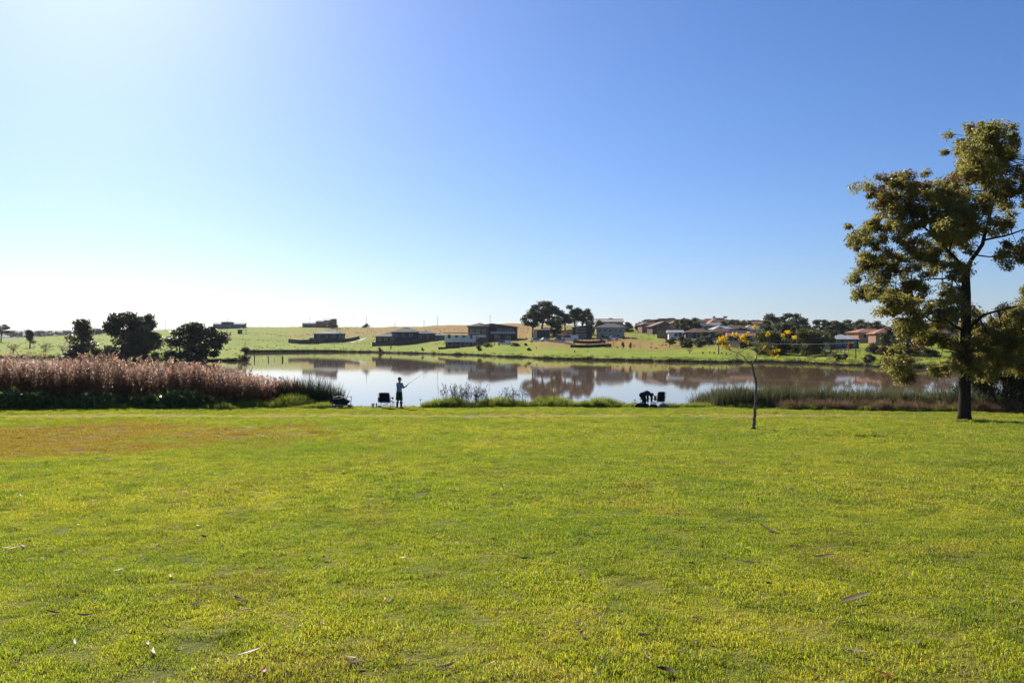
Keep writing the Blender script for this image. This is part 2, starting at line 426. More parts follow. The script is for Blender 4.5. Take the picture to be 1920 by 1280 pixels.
for i, px in enumerate(pxs):
    ds = shore_far(px) ; ds2 = ds + 1.2 * math.sin(px * 0.11) + 0.8 * math.sin(px * 0.37 + 1)
    D = ds2 + tt
    z = far_attr(px, ds + tt, 1)
    X = (px - 960) / F * D
    z = z + np.where(tt > 2, 0.10 * vnoise(X, D, 0.21) + 0.25 * vnoise(X, D, 0.045, 2) * np.clip(tt / 60, 0, 1), 0)
    VV[i, :, 0] = X; VV[i, :, 1] = D; VV[i, :, 2] = z
    DR[i] = far_attr(px, ds + tt, 2); BK[i] = far_attr(px, ds + tt, 3)
idx = np.arange(VV.shape[0] * VV.shape[1]).reshape(VV.shape[:2])
Q = np.stack([idx[:-1, :-1], idx[1:, :-1], idx[1:, 1:], idx[:-1, 1:]], -1).reshape(-1, 4)
me = arr_mesh('hillside', VV.reshape(-1, 3), Q); smooth(me)
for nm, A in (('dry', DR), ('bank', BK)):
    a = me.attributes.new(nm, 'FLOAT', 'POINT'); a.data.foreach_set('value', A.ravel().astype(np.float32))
hill = link(bpy.data.objects.new('hillside_terrain', me)); me.materials.append(MAT['hill'])
tag(hill, 'green and dry brown pasture hillside rising beyond the lake', 'hillside', kind='structure')

# lake surface and the country beyond
mb = MB(); mb.add([(-900, 38, 0), (900, 38, 0), (900, 640, 0), (-900, 640, 0)], [(0, 1, 2, 3)])
lake = mb.build('water', MAT['water']); tag(lake, 'still brown lake mirroring the sky and far bank', 'water', kind='structure')
mb = MB(); n = 64
mb.add([(0, 0, -3.2)] + [(6950 * math.cos(2 * math.pi * k / n), 6950 * math.sin(2 * math.pi * k / n), -3.2) for k in range(n)],
       [(0, 1 + k, 1 + (k + 1) % n) for k in range(n)])
tag(mb.build('plain_terrain', MAT['plain']), 'flat grassy country reaching the horizon', 'plain', kind='structure')
def ridge(name, D, x0, x1, base, amp, seed, label):
    r = np.random.default_rng(seed); xs = np.linspace(x0, x1, 160); V = []; 
    h = base + amp * (0.6 * np.sin(xs / D * 9 + seed) + 0.4 * np.sin(xs / D * 23 + 2 * seed) + 0.12 * np.sin(xs / D * 90) + 0.05 * r.standard_normal(160))
    rows = [(-900, 0.0), (-500, .45), (-200, .85), (0, 1.0), (300, .8), (900, 0)]
    P = np.array([[(x, D + dy, -3.5 + (hh + 3.5) * k) for x, hh in zip(xs, h)] for dy, k in rows]).reshape(-1, 3)
    ii = np.arange(len(rows) * 160).reshape(len(rows), 160)
    me = arr_mesh(name, P, np.stack([ii[:-1, :-1], ii[:-1, 1:], ii[1:, 1:], ii[1:, :-1]], -1).reshape(-1, 4)); smooth(me)
    o = link(bpy.data.objects.new(name, me)); me.materials.append(MAT['forest']); tag(o, label, 'hills', kind='structure')
ridge('distant_hills', 5600, -7000, 600, 106, 12, 3, 'pale blue hazy hills far off behind the pasture')
ridge('wooded_rise', 3000, -3600, 300, 43, 5, 8, 'low wooded rise in the haze before the far hills')

# ------------------------------------------------------------------ scattering of grass (uncountable stuff) with geometry nodes
def blade_mesh(name, n, rad, h0, h1, wd, lean, rg, segs=2):
    """a patch of n grass blades in a disc"""
    V = []; Fq = []
    for i in range(n):
        a = rg.uniform(0, 6.283); r = rad * math.sqrt(rg.uniform()); x, y = r * math.cos(a), r * math.sin(a)
        h = rg.uniform(h0, h1); th = rg.uniform(0, 6.283); la = abs(rg.normal(0, lean)) ; ld = rg.uniform(0, 6.283)
        cx, sx = math.cos(th) * wd / 2, math.sin(th) * wd / 2
        lx, ly = math.cos(ld) * math.sin(min(la, 1.4)) * h, math.sin(ld) * math.sin(min(la, 1.4)) * h; hz = math.cos(min(la, 1.4)) * h
        b = len(V)
        V += [(x - cx, y - sx, -0.01), (x + cx, y + sx, -0.01)]
        mx, my, mz = x + lx * 0.35, y + ly * 0.35, hz * 0.62
        V += [(mx - cx * .8, my - sx * .8, mz), (mx + cx * .8, my + sx * .8, mz)]
        tx, ty, tz = x + lx, y + ly, hz * 0.95
        V += [(tx - cx * .15, ty - sx * .15, tz), (tx + cx * .15, ty + sx * .15, tz)]
        Fq += [(b, b + 1, b + 3, b + 2), (b + 2, b + 3, b + 5, b + 4)]
    me = arr_mesh(name, V, Fq)
    return me
def proto_collection(name, meshes, mat):
    c = bpy.data.collections.new(name)          # never linked to the scene: only source shapes
    for m in meshes:
        if not m.materials: m.materials.append(mat)
        c.objects.link(bpy.data.objects.new(m.name, m))
    return c
def scatter(name, P, S, coll, label, cat, tilt=0.12, nv=1, parent=None):
    P = np.asarray(P, np.float32); n = len(P)
    me = bpy.data.meshes.new(name); me.vertices.add(n); me.vertices.foreach_set('co', P.ravel())
    rot = np.stack([rng.normal(0, tilt, n), rng.normal(0, tilt, n), rng.uniform(0, 6.283, n)], -1).astype(np.float32)
    a = me.attributes.new('rot', 'FLOAT_VECTOR', 'POINT'); a.data.foreach_set('vector', rot.ravel())
    a = me.attributes.new('scl', 'FLOAT', 'POINT'); a.data.foreach_set('value', np.asarray(S, np.float32))
    a = me.attributes.new('pick', 'INT', 'POINT'); a.data.foreach_set('value', rng.integers(0, nv, n).astype(np.int32))
    me.update()
    o = link(bpy.data.objects.new(name, me), parent)
    g = bpy.data.node_groups.new(name, 'GeometryNodeTree')
    g.interface.new_socket('Geometry', in_out='INPUT', socket_type='NodeSocketGeometry')
    g.interface.new_socket('Geometry', in_out='OUTPUT', socket_type='NodeSocketGeometry')
    gi, go = g.nodes.new('NodeGroupInput'), g.nodes.new('NodeGroupOutput')
    ci = g.nodes.new('GeometryNodeCollectionInfo'); ci.inputs['Collection'].default_value = coll
    ci.inputs['Separate Children'].default_value = True; ci.inputs['Reset Children'].default_value = True
    ip = g.nodes.new('GeometryNodeInstanceOnPoints'); ip.inputs['Pick Instance'].default_value = True
    def attr(nm, typ):
        q = g.nodes.new('GeometryNodeInputNamedAttribute'); q.data_type = typ; q.inputs['Name'].default_value = nm
        return q.outputs['Attribute']
    g.links.new(gi.outputs[0], ip.inputs['Points']); g.links.new(ci.outputs[0], ip.inputs['Instance'])
    g.links.new(attr('rot', 'FLOAT_VECTOR'), ip.inputs['Rotation']); g.links.new(attr('scl', 'FLOAT'), ip.inputs['Scale'])
    g.links.new(attr('pick', 'INT'), ip.inputs['Instance Index'])
    g.links.new(ip.outputs[0], go.inputs[0])
    m = o.modifiers.new('scatter', 'NODES'); m.node_group = g
    if parent is None: tag(o, label, cat, kind='stuff')
    else: tag(o, kind='stuff')
    return o

rg = np.random.default_rng(11)
lawn_protos = proto_collection('lawn_patches', [blade_mesh('lawn_patch_%d' % i, 360, 0.19, 0.010, 0.030, 0.0058, 1.5, rg) for i in range(6)]
                               + [blade_mesh('lawn_tuft_%d' % i, 220, 0.13, 0.016, 0.045, 0.0058, 1.2, rg) for i in range(2)], MAT['blade'])
def lawn_points(y0, y1, dens, margin=0.70, edge=0.6):
    area = (y1 - y0) * 2 * (margin * (y0 + y1) / 2 + 2.5)
    n = int(area * dens)
    Y = np.sqrt(rng.uniform(y0 * y0, y1 * y1, n)); X = rng.uniform(-1, 1, n) * (margin * Y + 2.5)
    k = Y < shore_near(X) - edge
    X, Y = X[k], Y[k]
    # thin where the track is worn
    tr = (np.abs(Y - 38.6) < 0.6) | ((((X + 14.5) / 9.5) ** 2 + ((Y - 25.5) / 9) ** 2 < .75) & (rng.uniform(size=len(X)) < .55))
    k = ~tr | (rng.uniform(size=len(X)) < 0.12)
    X, Y = X[k], Y[k]
    return np.stack([X, Y, z_near(X, Y)], -1)
P1 = lawn_points(2.2, 11, 85); P2 = lawn_points(11, 24, 44); P3 = lawn_points(24, 47, 16)
S1 = rng.uniform(0.55, 0.92, len(P1)); S2 = rng.uniform(0.8, 1.3, len(P2)); S3 = rng.uniform(1.2, 1.9, len(P3))
def clumpy(P, S):
    return S * (1.0 + 0.16 * vnoise(P[:, 0], P[:, 1], 2.3) + 0.14 * vnoise(P[:, 0], P[:, 1], 6.1, 2))
PP = np.concatenate([P1, P2, P3]); SS = np.concatenate([clumpy(P1, S1), clumpy(P2, S2), clumpy(P3, S3)])
scatter('lawn_grass', PP, SS, lawn_protos, 'short green mown grass of the park lawn', 'grass', 0.10, 8)

# ------------------------------------------------------------------ bank vegetation
MAT['bank_blade'] = leafy('bank_grass_blade', (0.09, 0.14, 0.02), (0.22, 0.23, 0.05), 2.5, 0.45, 0.5, (0.36, 0.42, 0.05), world=True)
MAT['rush'] = leafy('rush_blade', (0.020, 0.032, 0.012), (0.045, 0.060, 0.022), 0.8, 0.25, 0.45)
MAT['rush_mid'] = leafy('bulrush_blade', (0.06, 0.078, 0.028), (0.17, 0.155, 0.075), 1.5, 0.4, 0.5)
MAT['straw'] = leafy('dry_grass_blade', (0.26, 0.18, 0.10), (0.17, 0.11, 0.06), 0.8, 0.4, 0.6)
MAT['reed'] = leafy('reed_leaf', (0.24, 0.125, 0.060), (0.12, 0.066, 0.032), 1.2, 0.5, 0.6)
MAT['plume'] = leafy('reed_plume', (0.50, 0.34, 0.25), (0.34, 0.19, 0.13), 1.5, 0.55, 0.8)
MAT['weed'] = leafy('weed_leaf', (0.06, 0.10, 0.025), (0.19, 0.22, 0.06), 3.0, 0.5, 0.35, spec=.45)
MAT['weed_dry'] = leafy('dry_weed_stalk', (0.060, 0.048, 0.034), (0.12, 0.095, 0.07), 0.9, 0.3, 0.7)

tall = proto_collection('bank_tufts', [blade_mesh('bank_tuft_%d' % i, 90, 0.24, 0.16, 0.55, 0.022, 0.6, rg) for i in range(5)], MAT['bank_blade'])
def strip(x0, x1, n, y_lo, y_hi):
    X = rng.uniform(x0, x1, n); u = rng.uniform(0, 1, n)
    Y = shore_near(X) + y_lo + u * (y_hi - y_lo)
    return np.stack([X, Y, np.maximum(z_near(X, Y), -0.05)], -1)
# grassy lip of the bank: humps between the two anglers, and left of the trolley
Pm = []; Sm = []
for x0, x1, n, lo, hi, s0, s1 in [(-4.9, 7.0, 720, -1.5, 0.5, 0.55, 1.15), (-3.6, 3.5, 250, -0.8, 0.4, 0.9, 1.45), (-16.5, -10.0, 420, -3.1, -1.2, 0.6, 1.1), (-13.4, -11.2, 160, -2.6, -1.2, 0.9, 1.4),
                                  (-31, -14.5, 420, -4.5, -3.3, 0.4, 1.1), (8.6, 14.5, 330, -1.6, 0.0, 0.35, 0.8), (-10, -5, 60, -0.7, -0.2, .2, .45), (14, 30, 420, -2.2, -1.1, 0.3, 0.75)]:
    p = strip(x0, x1, n, lo, hi); k = 0.75 + 0.45 * vnoise(p[:, 0], p[:, 1], 1.3, 4)
    Pm.append(p); Sm.append(rng.uniform(s0, s1, n) * np.clip(k, .3, 1.3))
scatter('bank_grass', np.concatenate(Pm), np.concatenate(Sm), tall, 'lush long grass along the lip of the near bank', 'grass', 0.2, 5)
straw = proto_collection('straw_tufts', [blade_mesh('straw_tuft_%d' % i, 120, 0.25, 0.25, 0.6, 0.010, 0.6, rg) for i in range(4)], MAT['straw'])
p = strip(14.5, 33, 620, -1.9, -0.2); scatter('dry_bank_grass', p, rng.uniform(0.6, 1.35, len(p)), straw, 'straw coloured dry grass fringing the bulrush bed', 'dry grass', 0.25, 4)

# rushes: tall stiff blades
def rush_mesh(name, n, rx, ry, h0, h1, wd, lean, rg):
    V = []; Fq = []
    for i in range(n):
        a = rg.uniform(0, 6.283); r = math.sqrt(rg.uniform()); x, y = r * math.cos(a) * rx, r * math.sin(a) * ry
        h = rg.uniform(h0, h1) * (1.0 - 0.35 * r * r); th = rg.uniform(0, 6.283); cx, sx = math.cos(th) * wd / 2, math.sin(th) * wd / 2
        la = rg.normal(0, lean); lb = rg.normal(0, lean); la += x / rx * lean * .8
        b = len(V)
        for k, q in ((0, 1.0), (0.5, .9), (0.85, .6), (1.0, .1)):
            dx, dy = la * h * k ** 1.7, lb * h * k ** 1.7
            V += [(x + dx - cx * q, y + dy - sx * q, h * k - 0.1), (x + dx + cx * q, y + dy + sx * q, h * k - 0.1)]
        for k in range(3): Fq.append((b + 2 * k, b + 2 * k + 1, b + 2 * k + 3, b + 2 * k + 2))
    return arr_mesh(name, V, Fq)
def plant_obj(name, me, mat, loc, label, cat, group=None):
    o = link(bpy.data.objects.new(name, me))
    if not me.materials: me.materials.append(mat)
    o.location = loc; return tag(o, label, cat, group)
def NP(px, D, dz=0.0):
    """point on the near ground seen in column px at distance D"""
    X = (px - 960) / F * D
    return Vector((X, D, float(z_near(X, D)) + dz))
for px, D, rx, h, lab in [(545, 47.6, 1.0, 1.95, 'dark rush clump rising out of the rusty reeds end'), (583, 47.8, 1.1, 2.25, 'tallest dark rush clump in the row above the trolley pole bag'),
                     (612, 47.6, 0.85, 2.1, 'dark rush clump right behind the loaded fishing trolley'), (633, 47.9, 0.4, 1.75, 'small outermost rush clump at the open water beside the trolley')]:
    q = NP(px, D); q.z = max(q.z, 0.0) - 0.02
    plant_obj('rush_clump', rush_mesh('rush_clump', int(800 * rx), rx, 0.6, h * .55, h * 1.05, 0.022, 0.13, rg), MAT['rush'], q, lab, 'rushes')
q = NP(1131, 47.0); plant_obj('rush_clump', rush_mesh('rush_clump', 190, .55, .4, .35, .85, 0.018, .3, rg), MAT['rush'], q, 'low dark rush clump on the grassy bank near the crouched angler', 'rushes')
# bulrush bed in front of the right bank (uncountable)
rb = proto_collection('bulrush_protos', [rush_mesh('bulrush_%d' % i, 95, .5, .5, .75, 1.45, 0.022, .16, rg) for i in range(5)], MAT['rush_mid'])
X = rng.uniform(11.0, 34, 950); Y = shore_near(X) + rng.uniform(-0.5, 3.2, 950)
k = (X > 11.6) | (Y > shore_near(X) + 1); X, Y = X[k], Y[k]
hs = np.interp(X, [11, 12.5, 16, 24, 34], [1.0, 1.25, 1.2, 1.15, 1.15])
scatter('bulrush_bed', np.stack([X, Y, np.maximum(z_near(X, Y), -0.1)], -1), rng.uniform(.75, 1.15, len(X)) * hs, rb, 'dark green bulrush bed in the shallows by the gum tree', 'bulrushes', .07, 5)

# rusty common reeds on the left (uncountable)
def reed_bed(n, seed):
    r = np.random.default_rng(seed)
    V = []; Fq = []; PV = []; PF = []
    X = r.uniform(-42, -12.6, n); u = r.uniform(0, 1, n) ** 0.8
    Y0 = np.interp(X, [-42, -16, -12.6], [45.6, 46.2, 47.4])
    Y = Y0 + u * 4.6
    H = np.interp(X, [-42, -30, -24, -18, -15.5, -12.6], [2.5, 2.5, 2.4, 2.15, 1.75, 1.15]) * r.uniform(.62, 1.10, n) * (1 + .17 * vnoise(X, Y, 1.1, 1))
    for x, y, h in zip(X, Y, H):
        z = max(float(z_near(x, y)), -.15)
        la, lb = r.normal(.04, .15), r.normal(0, .12); th = r.uniform(0, 6.28); wd = .014
        def at(k): return np.array((x + la * h * k * k, y + lb * h * k * k, z + h * k))
        c = np.array((math.cos(th) * wd, math.sin(th) * wd, 0)); b = len(V)
        for k in (0, .5, 1.0):
            p = at(k); V += [p - c * (1 - .5 * k), p + c * (1 - .5 * k)]
        Fq += [(b, b + 1, b + 3, b + 2), (b + 2, b + 3, b + 5, b + 4)]
        for j in range(10):                      # leaves along the stem
            k = r.uniform(.04, .92); p = at(k); a = r.uniform(0, 6.28); L = r.uniform(.22, .5)
            d = np.array((math.cos(a), math.sin(a), r.uniform(.1, .9))); sd_ = np.array((-d[1], d[0], 0)) * .026
            b = len(V); m = p + d * L * .5; e = p + d * L * .95 - np.array((0, 0, L * .25))
            V += [p, m - sd_, e, m + sd_]; Fq.append((b, b + 1, b + 2, b + 3))
        if r.uniform() < .8:                     # feathery seed head
            p = at(1.0); a = r.uniform(0, 6.28)
            for j in range(9):
                aa = a + r.normal(0, .7); L = r.uniform(.10, .24)
                s0 = p + np.array((0, 0, r.uniform(-.16, .12)))
                d = np.array((math.cos(aa) * .8, math.sin(aa) * .8, r.uniform(-.1, .9))); sd_ = np.array((-d[1], d[0], r.uniform(-.5, .5))) * .035
                b = len(PV); PV += [s0, s0 + d * L * .5 - sd_, s0 + d * L, s0 + d * L * .5 + sd_]; PF.append((b, b + 1, b + 2, b + 3))
    return arr_mesh('reed_bed', V, Fq), arr_mesh('seed_heads', PV, PF)
m1, m2 = reed_bed(8600, 5)
rbed = link(bpy.data.objects.new('reed_bed', m1)); m1.materials.append(MAT['reed'])
tag(rbed, 'tall rusty brown reeds in a dense bed along the left bank', 'reeds', kind='stuff')
ph = link(bpy.data.objects.new('seed_heads', m2), rbed); m2.materials.append(MAT['plume']); tag(ph, kind='stuff')

# broad-leaved weeds along the foot of the reeds (uncountable)
def leaf_cloud(C, L, W, r, droop=0.0, up=0.0, curl=True):
    """one diamond leaf at each centre, folded along its rib"""
    C = np.asarray(C, float); n = len(C)
    d = r.normal(size=(n, 3)); d[:, 2] += up - droop; d /= np.linalg.norm(d, axis=1)[:, None]
    q = r.normal(size=(n, 3)); s = np.cross(d, q); s /= np.linalg.norm(s, axis=1)[:, None] + 1e-9
    nn = np.cross(d, s)
    Ls = (L * r.uniform(.65, 1.35, n))[:, None]; Ws = (W * r.uniform(.7, 1.3, n))[:, None]
    V = np.stack([C, C + d * Ls * .5 + s * Ws * .5 + nn * Ws * .15, C + d * Ls, C + d * Ls * .5 - s * Ws * .5 + nn * Ws * .15], 1).reshape(-1, 3)
    Fq = np.arange(4 * n).reshape(n, 4)
    return V, Fq
def weed_proto(name, n, r, rad, h):
    u = r.normal(size=(n, 3)); u /= np.linalg.norm(u, axis=1)[:, None]; u *= (r.uniform(0, 1, n) ** .4)[:, None]
    C = u * np.array((rad, rad, h)); C[:, 2] = np.abs(C[:, 2])
    return arr_mesh(name, *leaf_cloud(C, .19, .10, r, up=.3))
wp = proto_collection('weed_protos', [weed_proto('weed_%d' % i, 150, rg, .4, .55) for i in range(5)], MAT['weed'])
X = np.concatenate([rng.uniform(-42, -15.4, 300), rng.uniform(-27, -17, 50)]); Y = np.interp(X, [-42, -16, -12.6], [45.0, 45.6, 46.6]) + rng.uniform(-.6, .4, len(X))
scatter('weeds', np.stack([X, Y, z_near(X, Y)], -1), rng.uniform(.5, 1.5, len(X)) * (1 + .3 * vnoise(X, Y, .8)), wp, 'dark green broad-leaved weeds at the foot of the rusty reeds', 'weeds', .15, 5)

# dry seeding weeds standing on the bank: countable clumps
def dry_weed(nst, rad, h, r):
    mb = MB(); V = []; Fq = []
    for i in range(nst):
        x, y = r.normal(0, rad * .5), r.normal(0, .2); hh = h * r.uniform(.6, 1.1); lx, ly = r.normal(0, .14), r.normal(0, .1)
        pts = [(x + lx * hh * k * k, y + ly * hh * k * k, hh * k) for k in (0, .4, .75, 1)]
        mb.tube(pts, [.007, .006, .004, .003], 4)
        for j in range(5):
            k = r.uniform(.6, 1.0); p = Vector((x + lx * hh * k * k, y + ly * hh * k * k, hh * k)); a = r.uniform(0, 6.28); L = r.uniform(.05, .16)
            e = p + Vector((math.cos(a) * L * .7, math.sin(a) * L * .7, L)); mb.tube([p, e], [.004, .003], 3)
            C = np.array(e) + r.normal(0, .016, (4, 3)); v, f = leaf_cloud(C, .045, .03, r); b = len(V); V += v.tolist(); Fq += (f + b).tolist()
    return mb, V, Fq
for px, D, rad, h, nst, lab in [(866, 46.6, 1.15, 1.2, 95, 'dense tall clump of dry seeding weeds on the grassy bank'), (897, 46.7, .6, 1.05, 40, 'dry seeding weeds at the thin side of the tall clump'),
                           (965, 46.8, .9, 1.1, 45, 'sparse dry weed stalks between the tall clump and the low rushes'), (1020, 46.9, .8, .75, 12, 'few short dry stalks scattered on the bank grass')]:
    mb, V, Fq = dry_weed(nst, rad, h, rg)
    t = thing('dry_weed_clump', lab, 'weeds', NP(px, D, -.02))
    mb.build('stalks', MAT['weed_dry'], t)['kind'] = 'stuff'
    o = link(bpy.data.objects.new('seed_heads', arr_mesh('seed_heads', V, Fq)), t); o.data.materials.append(MAT['weed_dry']); o['kind'] = 'stuff'

# ------------------------------------------------------------------ trees
MAT['bark_dark'] = simple('dark_bark', (0.050, 0.036, 0.026), (0.022, 0.017, 0.013), 6, 0.9, bump=1.0, bscale=18, spec=.1)
MAT['bark_pale'] = simple('pale_bark', (0.22, 0.18, 0.14), (0.08, 0.062, 0.05), 9, 0.85, bump=.6, bscale=30, spec=.15)
MAT['bark_grey'] = simple('grey_bark', (0.13, 0.11, 0.09), (0.07, 0.058, 0.045), 5, 0.9, bump=.6, bscale=12, spec=.1)
MAT['gum_leaf'] = leafy('gum_leaf', (0.085, 0.095, 0.028), (0.20, 0.175, 0.055), 1.4, .55, .4, (0.42, 0.37, 0.08), spec=.2)
MAT['gum_tip'] = leafy('gum_leaf_rusty', (0.19, 0.105, 0.035), (0.12, 0.095, 0.035), 0.8, .4, .45, (0.30, 0.17, 0.04))
MAT['scrub_leaf'] = leafy('scrub_leaf', (0.030, 0.040, 0.016), (0.062, 0.068, 0.026), 0.7, .3, .5)
MAT['far_gum'] = leafy('far_gum_leaf', (0.048, 0.056, 0.026), (0.130, 0.122, 0.055), 0.9, .38, .5)
MAT['far_dense'] = leafy('far_dense_leaf', (0.022, 0.036, 0.012), (0.075, 0.088, 0.026), 0.9, .34, .5)
MAT['far_light'] = leafy('far_light_leaf', (0.075, 0.090, 0.022), (0.160, 0.155, 0.040), 0.9, .4, .5)
MAT['far_brown'] = leafy('far_autumn_leaf', (0.17, 0.095, 0.055), (0.10, 0.065, 0.045), 0.35, .35, .6)
MAT['orange_leaf'] = leafy('orange_leaf', (0.36, 0.14, 0.03), (0.22, 0.09, 0.03), 0.5, .4, .6)
MAT['flower'] = leafy('yellow_blossom', (0.82, 0.58, 0.03), (0.68, 0.40, 0.02), 4, .45, .6, (0.88, 0.64, 0.04), spec=.1)
MAT['sap_leaf'] = leafy('sapling_leaf', (0.14, 0.14, 0.03), (0.09, 0.11, 0.02), 3, .45, .5, (0.3, 0.3, 0.03))

def bez(a, b, c, n=6):
    a, b, c = Vector(a), Vector(b), Vector(c)
    return [(1 - t) ** 2 * a + 2 * t * (1 - t) * b + t * t * c for t in [i / (n - 1) for i in range(n)]]
def fill(c, rad, n, r, shell=.45):
    u = r.normal(size=(n, 3)); u /= np.linalg.norm(u, axis=1)[:, None]
    u *= (r.uniform(0, 1, n) ** shell)[:, None]
    return np.asarray(c, float) + u * np.asarray(rad, float)
def cloud_obj(name, C, L, W, mat, parent, r, droop=0., up=0.):
    V, Fq = leaf_cloud(C, L, W, r, droop, up)
    o = link(bpy.data.objects.new(name, arr_mesh(name, V, Fq)), parent); o.data.materials.append(mat); return o

def P36(px, y, D, dy=0.0):
    """point whose column and row are measured on the thing standing at distance D, moved dy further along its own depth"""
    return Vector(((px - 960) / F * D, D + dy, ZH(y, D)))
# ---- the big gum by the bulrushes
TD = 36.0
base = NP(1808, TD)
gum = thing('gum_tree', 'tall open-crowned gum tree with dark trunk standing on the lawn', 'tree', base)
def L_(p): return p - base
r = np.random.default_rng(21)
def hp(px, y, dy=0.): return L_(P36(px, y, TD, dy))
trunk = MB()
tp = [Vector((0, 0, -.15)), Vector((0, 0, .25)), hp(1809, 740), hp(1809, 689), hp(1811, 609), hp(1812, 555), hp(1811, 520), hp(1813, 500)]
trunk.tube(tp, [.34, .265, .235, .225, .205, .185, .17, .16], 14)
trunk.build('trunk', MAT['bark_dark'], gum, True)
limbs = [  # (points px,y,depth) , start radius
 ([(1813, 505, 0), (1794, 482, .2), (1766, 445, .5), (1733, 403, .8), (1708, 365, 1.0)], .11),
 ([(1813, 503, 0), (1837, 459, -.2), (1846, 410, -.3), (1844, 361, -.2), (1841, 300, 0), (1840, 260, .1)], .125),
 ([(1843, 452, -.2), (1880, 442, -.8), (1920, 428, -1.2), (1960, 400, -1.5)], .06),
 ([(1848, 425, -.3), (1872, 380, .4), (1897, 332, .9), (1910, 285, 1.1)], .06),
 ([(1818, 612, 0), (1835, 590, -.4), (1860, 580, -.9), (1920, 565, -1.6), (1965, 540, -1.8)], .085),
 ([(1806, 620, 0), (1760, 600, -.6), (1719, 604, -1.2), (1682, 581, -1.6), (1650, 562, -1.8)], .075),
 ([(1808, 583, 0), (1795, 577, -.5), (1757, 590, -1.0), (1730, 600, -1.3)], .05),
 ([(1806, 530, 0), (1790, 520, .5), (1766, 520, 1.0), (1725, 527, 1.6), (1690, 520, 2.0)], .06),
 ([(1808, 650, 0), (1770, 625, .6), (1740, 640, 1.0), (1715, 670, 1.2)], .045),
 ([(1790, 634, .4), (1780, 640, .4), (1773, 660, .4), (1772, 690, .4)], .03),
 ([(1814, 640, 0), (1840, 640, .6), (1880, 650, 1.4), (1915, 660, 1.9)], .055),
 ([(1784, 470, .3), (1750, 470, 1.4), (1715, 470, 2.0), (1672, 440, 2.4)], .055),
 ([(1830, 480, -.1), (1860, 488, -1.2), (1890, 470, -1.8)], .04),
 ([(1786, 470, .3), (1780, 430, -.8), (1770, 390, -1.4)], .05),
 ([(1840, 350, -.1), (1818, 335, -1.0), (1806, 318, -1.3)], .04),
]
limb_pts = []
for pts, r0 in limbs:
    P = [hp(*q) for q in pts]
    Q_ = []
    for i in range(len(P) - 1):
        for k in range(3): Q_.append(P[i].lerp(P[i + 1], k / 3) + Vector(r.normal(0, .03, 3)))
    Q_.append(P[-1]); rad = [max(.82 * r0 * (1 - .85 * i / (len(Q_) - 1)), .010) for i in range(len(Q_))]
    MB().tube(Q_, rad, 8).build('limb', MAT['bark_dark'], gum, True)
    limb_pts += Q_[2:]
blobs = [(1841, 272, 50, 40, 0), (1868, 300, 46, 38, .8), (1907, 281, 28, 38, 1.0), (1813, 323, 36, 36, -.9), (1907, 350, 24, 30, 1.0), (1705, 342, 40, 27, .9),
 (1690, 372, 48, 36, 1.0), (1757, 372, 38, 40, -.6), (1806, 398, 40, 36, -.8), (1664, 424, 34, 32, 2.0), (1712, 415, 42, 34, .6), (1783, 440, 40, 32, .4), (1867, 421, 20, 17, -.5),
 (1668, 485, 27, 27, 2.2), (1713, 480, 40, 32, 1.6), (1760, 482, 36, 27, .9), (1866, 485, 30, 21, -1.4), (1672, 538, 32, 22, 1.8), (1732, 540, 36, 25, 1.2), (1640, 566, 30, 21, -1.6),
 (1682, 588, 36, 21, -1.4), (1756, 580, 36, 21, -.9), (1672, 618, 20, 18, -1.2), (1710, 682, 26, 30, 1.1), (1768, 628, 34, 26, .6), (1804, 662, 36, 26, -.7), (1848, 632, 44, 34, .5),
 (1890, 612, 40, 34, -1.4), (1888, 662, 42, 32, 1.5), (1905, 540, 26, 26, -1.5), (1897, 464, 24, 24, -1.7), (1772, 690, 15, 17, .4), (1828, 690, 28, 16, -.6), (1794, 552, 24, 18, .5), (1778, 515, 24, 16, -.7), (1838, 590, 22, 16, .6), (1858, 655, 34, 26, -1.2), (1910, 690, 30, 24, -.8),
 (1965, 330, 42, 40, .5), (1965, 415, 40, 40, -1.3), (1955, 520, 40, 36, -1.6), (1975, 600, 46, 40, .5), (1955, 660, 44, 36, 1.4), (1790, 350, 26, 26, 1.4), (1740, 440, 30, 24, -1.6), (1830, 440, 26, 20, 1.2)]
Cl = []; Ct = []; tw = MB()
pxm = TD / F
for bx, by, rx, ry, dy in blobs:
    c = hp(bx, by, dy); nsub = max(7, int(rx * ry / 36))
    subs = fill(c, (rx * pxm * 1.06, (rx + ry) * .5 * pxm * 1.3, ry * pxm * 1.08), nsub, r, .6)
    subs = np.asarray(c) + np.clip(r.normal(0, .52, (nsub, 3)), -.95, .95) * np.array((rx * pxm * 1.02, (rx + ry) * .5 * pxm * 1.35, ry * pxm * 1.12))
    for s in subs:
        k = min(limb_pts, key=lambda q: (q - Vector(s)).length)
        mid = k.lerp(Vector(s), .5) + Vector((0, 0, .12))
        tw.tube(bez(k, mid, s, 5), [.017, .014, .011, .008, .005], 4)
        rs = r.uniform(.16, .44)
        pts = fill(s, (rs, rs, rs * .7), int(r.integers(120, 175)), r, .55)
        (Ct if (by < 400 and bx < 1730 and r.uniform() < .45) or r.uniform() < .04 else Cl).append(pts)
tw.build('twigs', MAT['bark_dark'], gum); bpy.data.objects['twigs']['kind'] = 'stuff'
cr = cloud_obj('crown', np.concatenate(Cl), .155, .050, MAT['gum_leaf'], gum, r, droop=.75); cr['kind'] = 'stuff'
ct = cloud_obj('rusty_leaf_tips', np.concatenate(Ct), .15, .05, MAT['gum_tip'], gum, r, droop=.6); ct['kind'] = 'stuff'

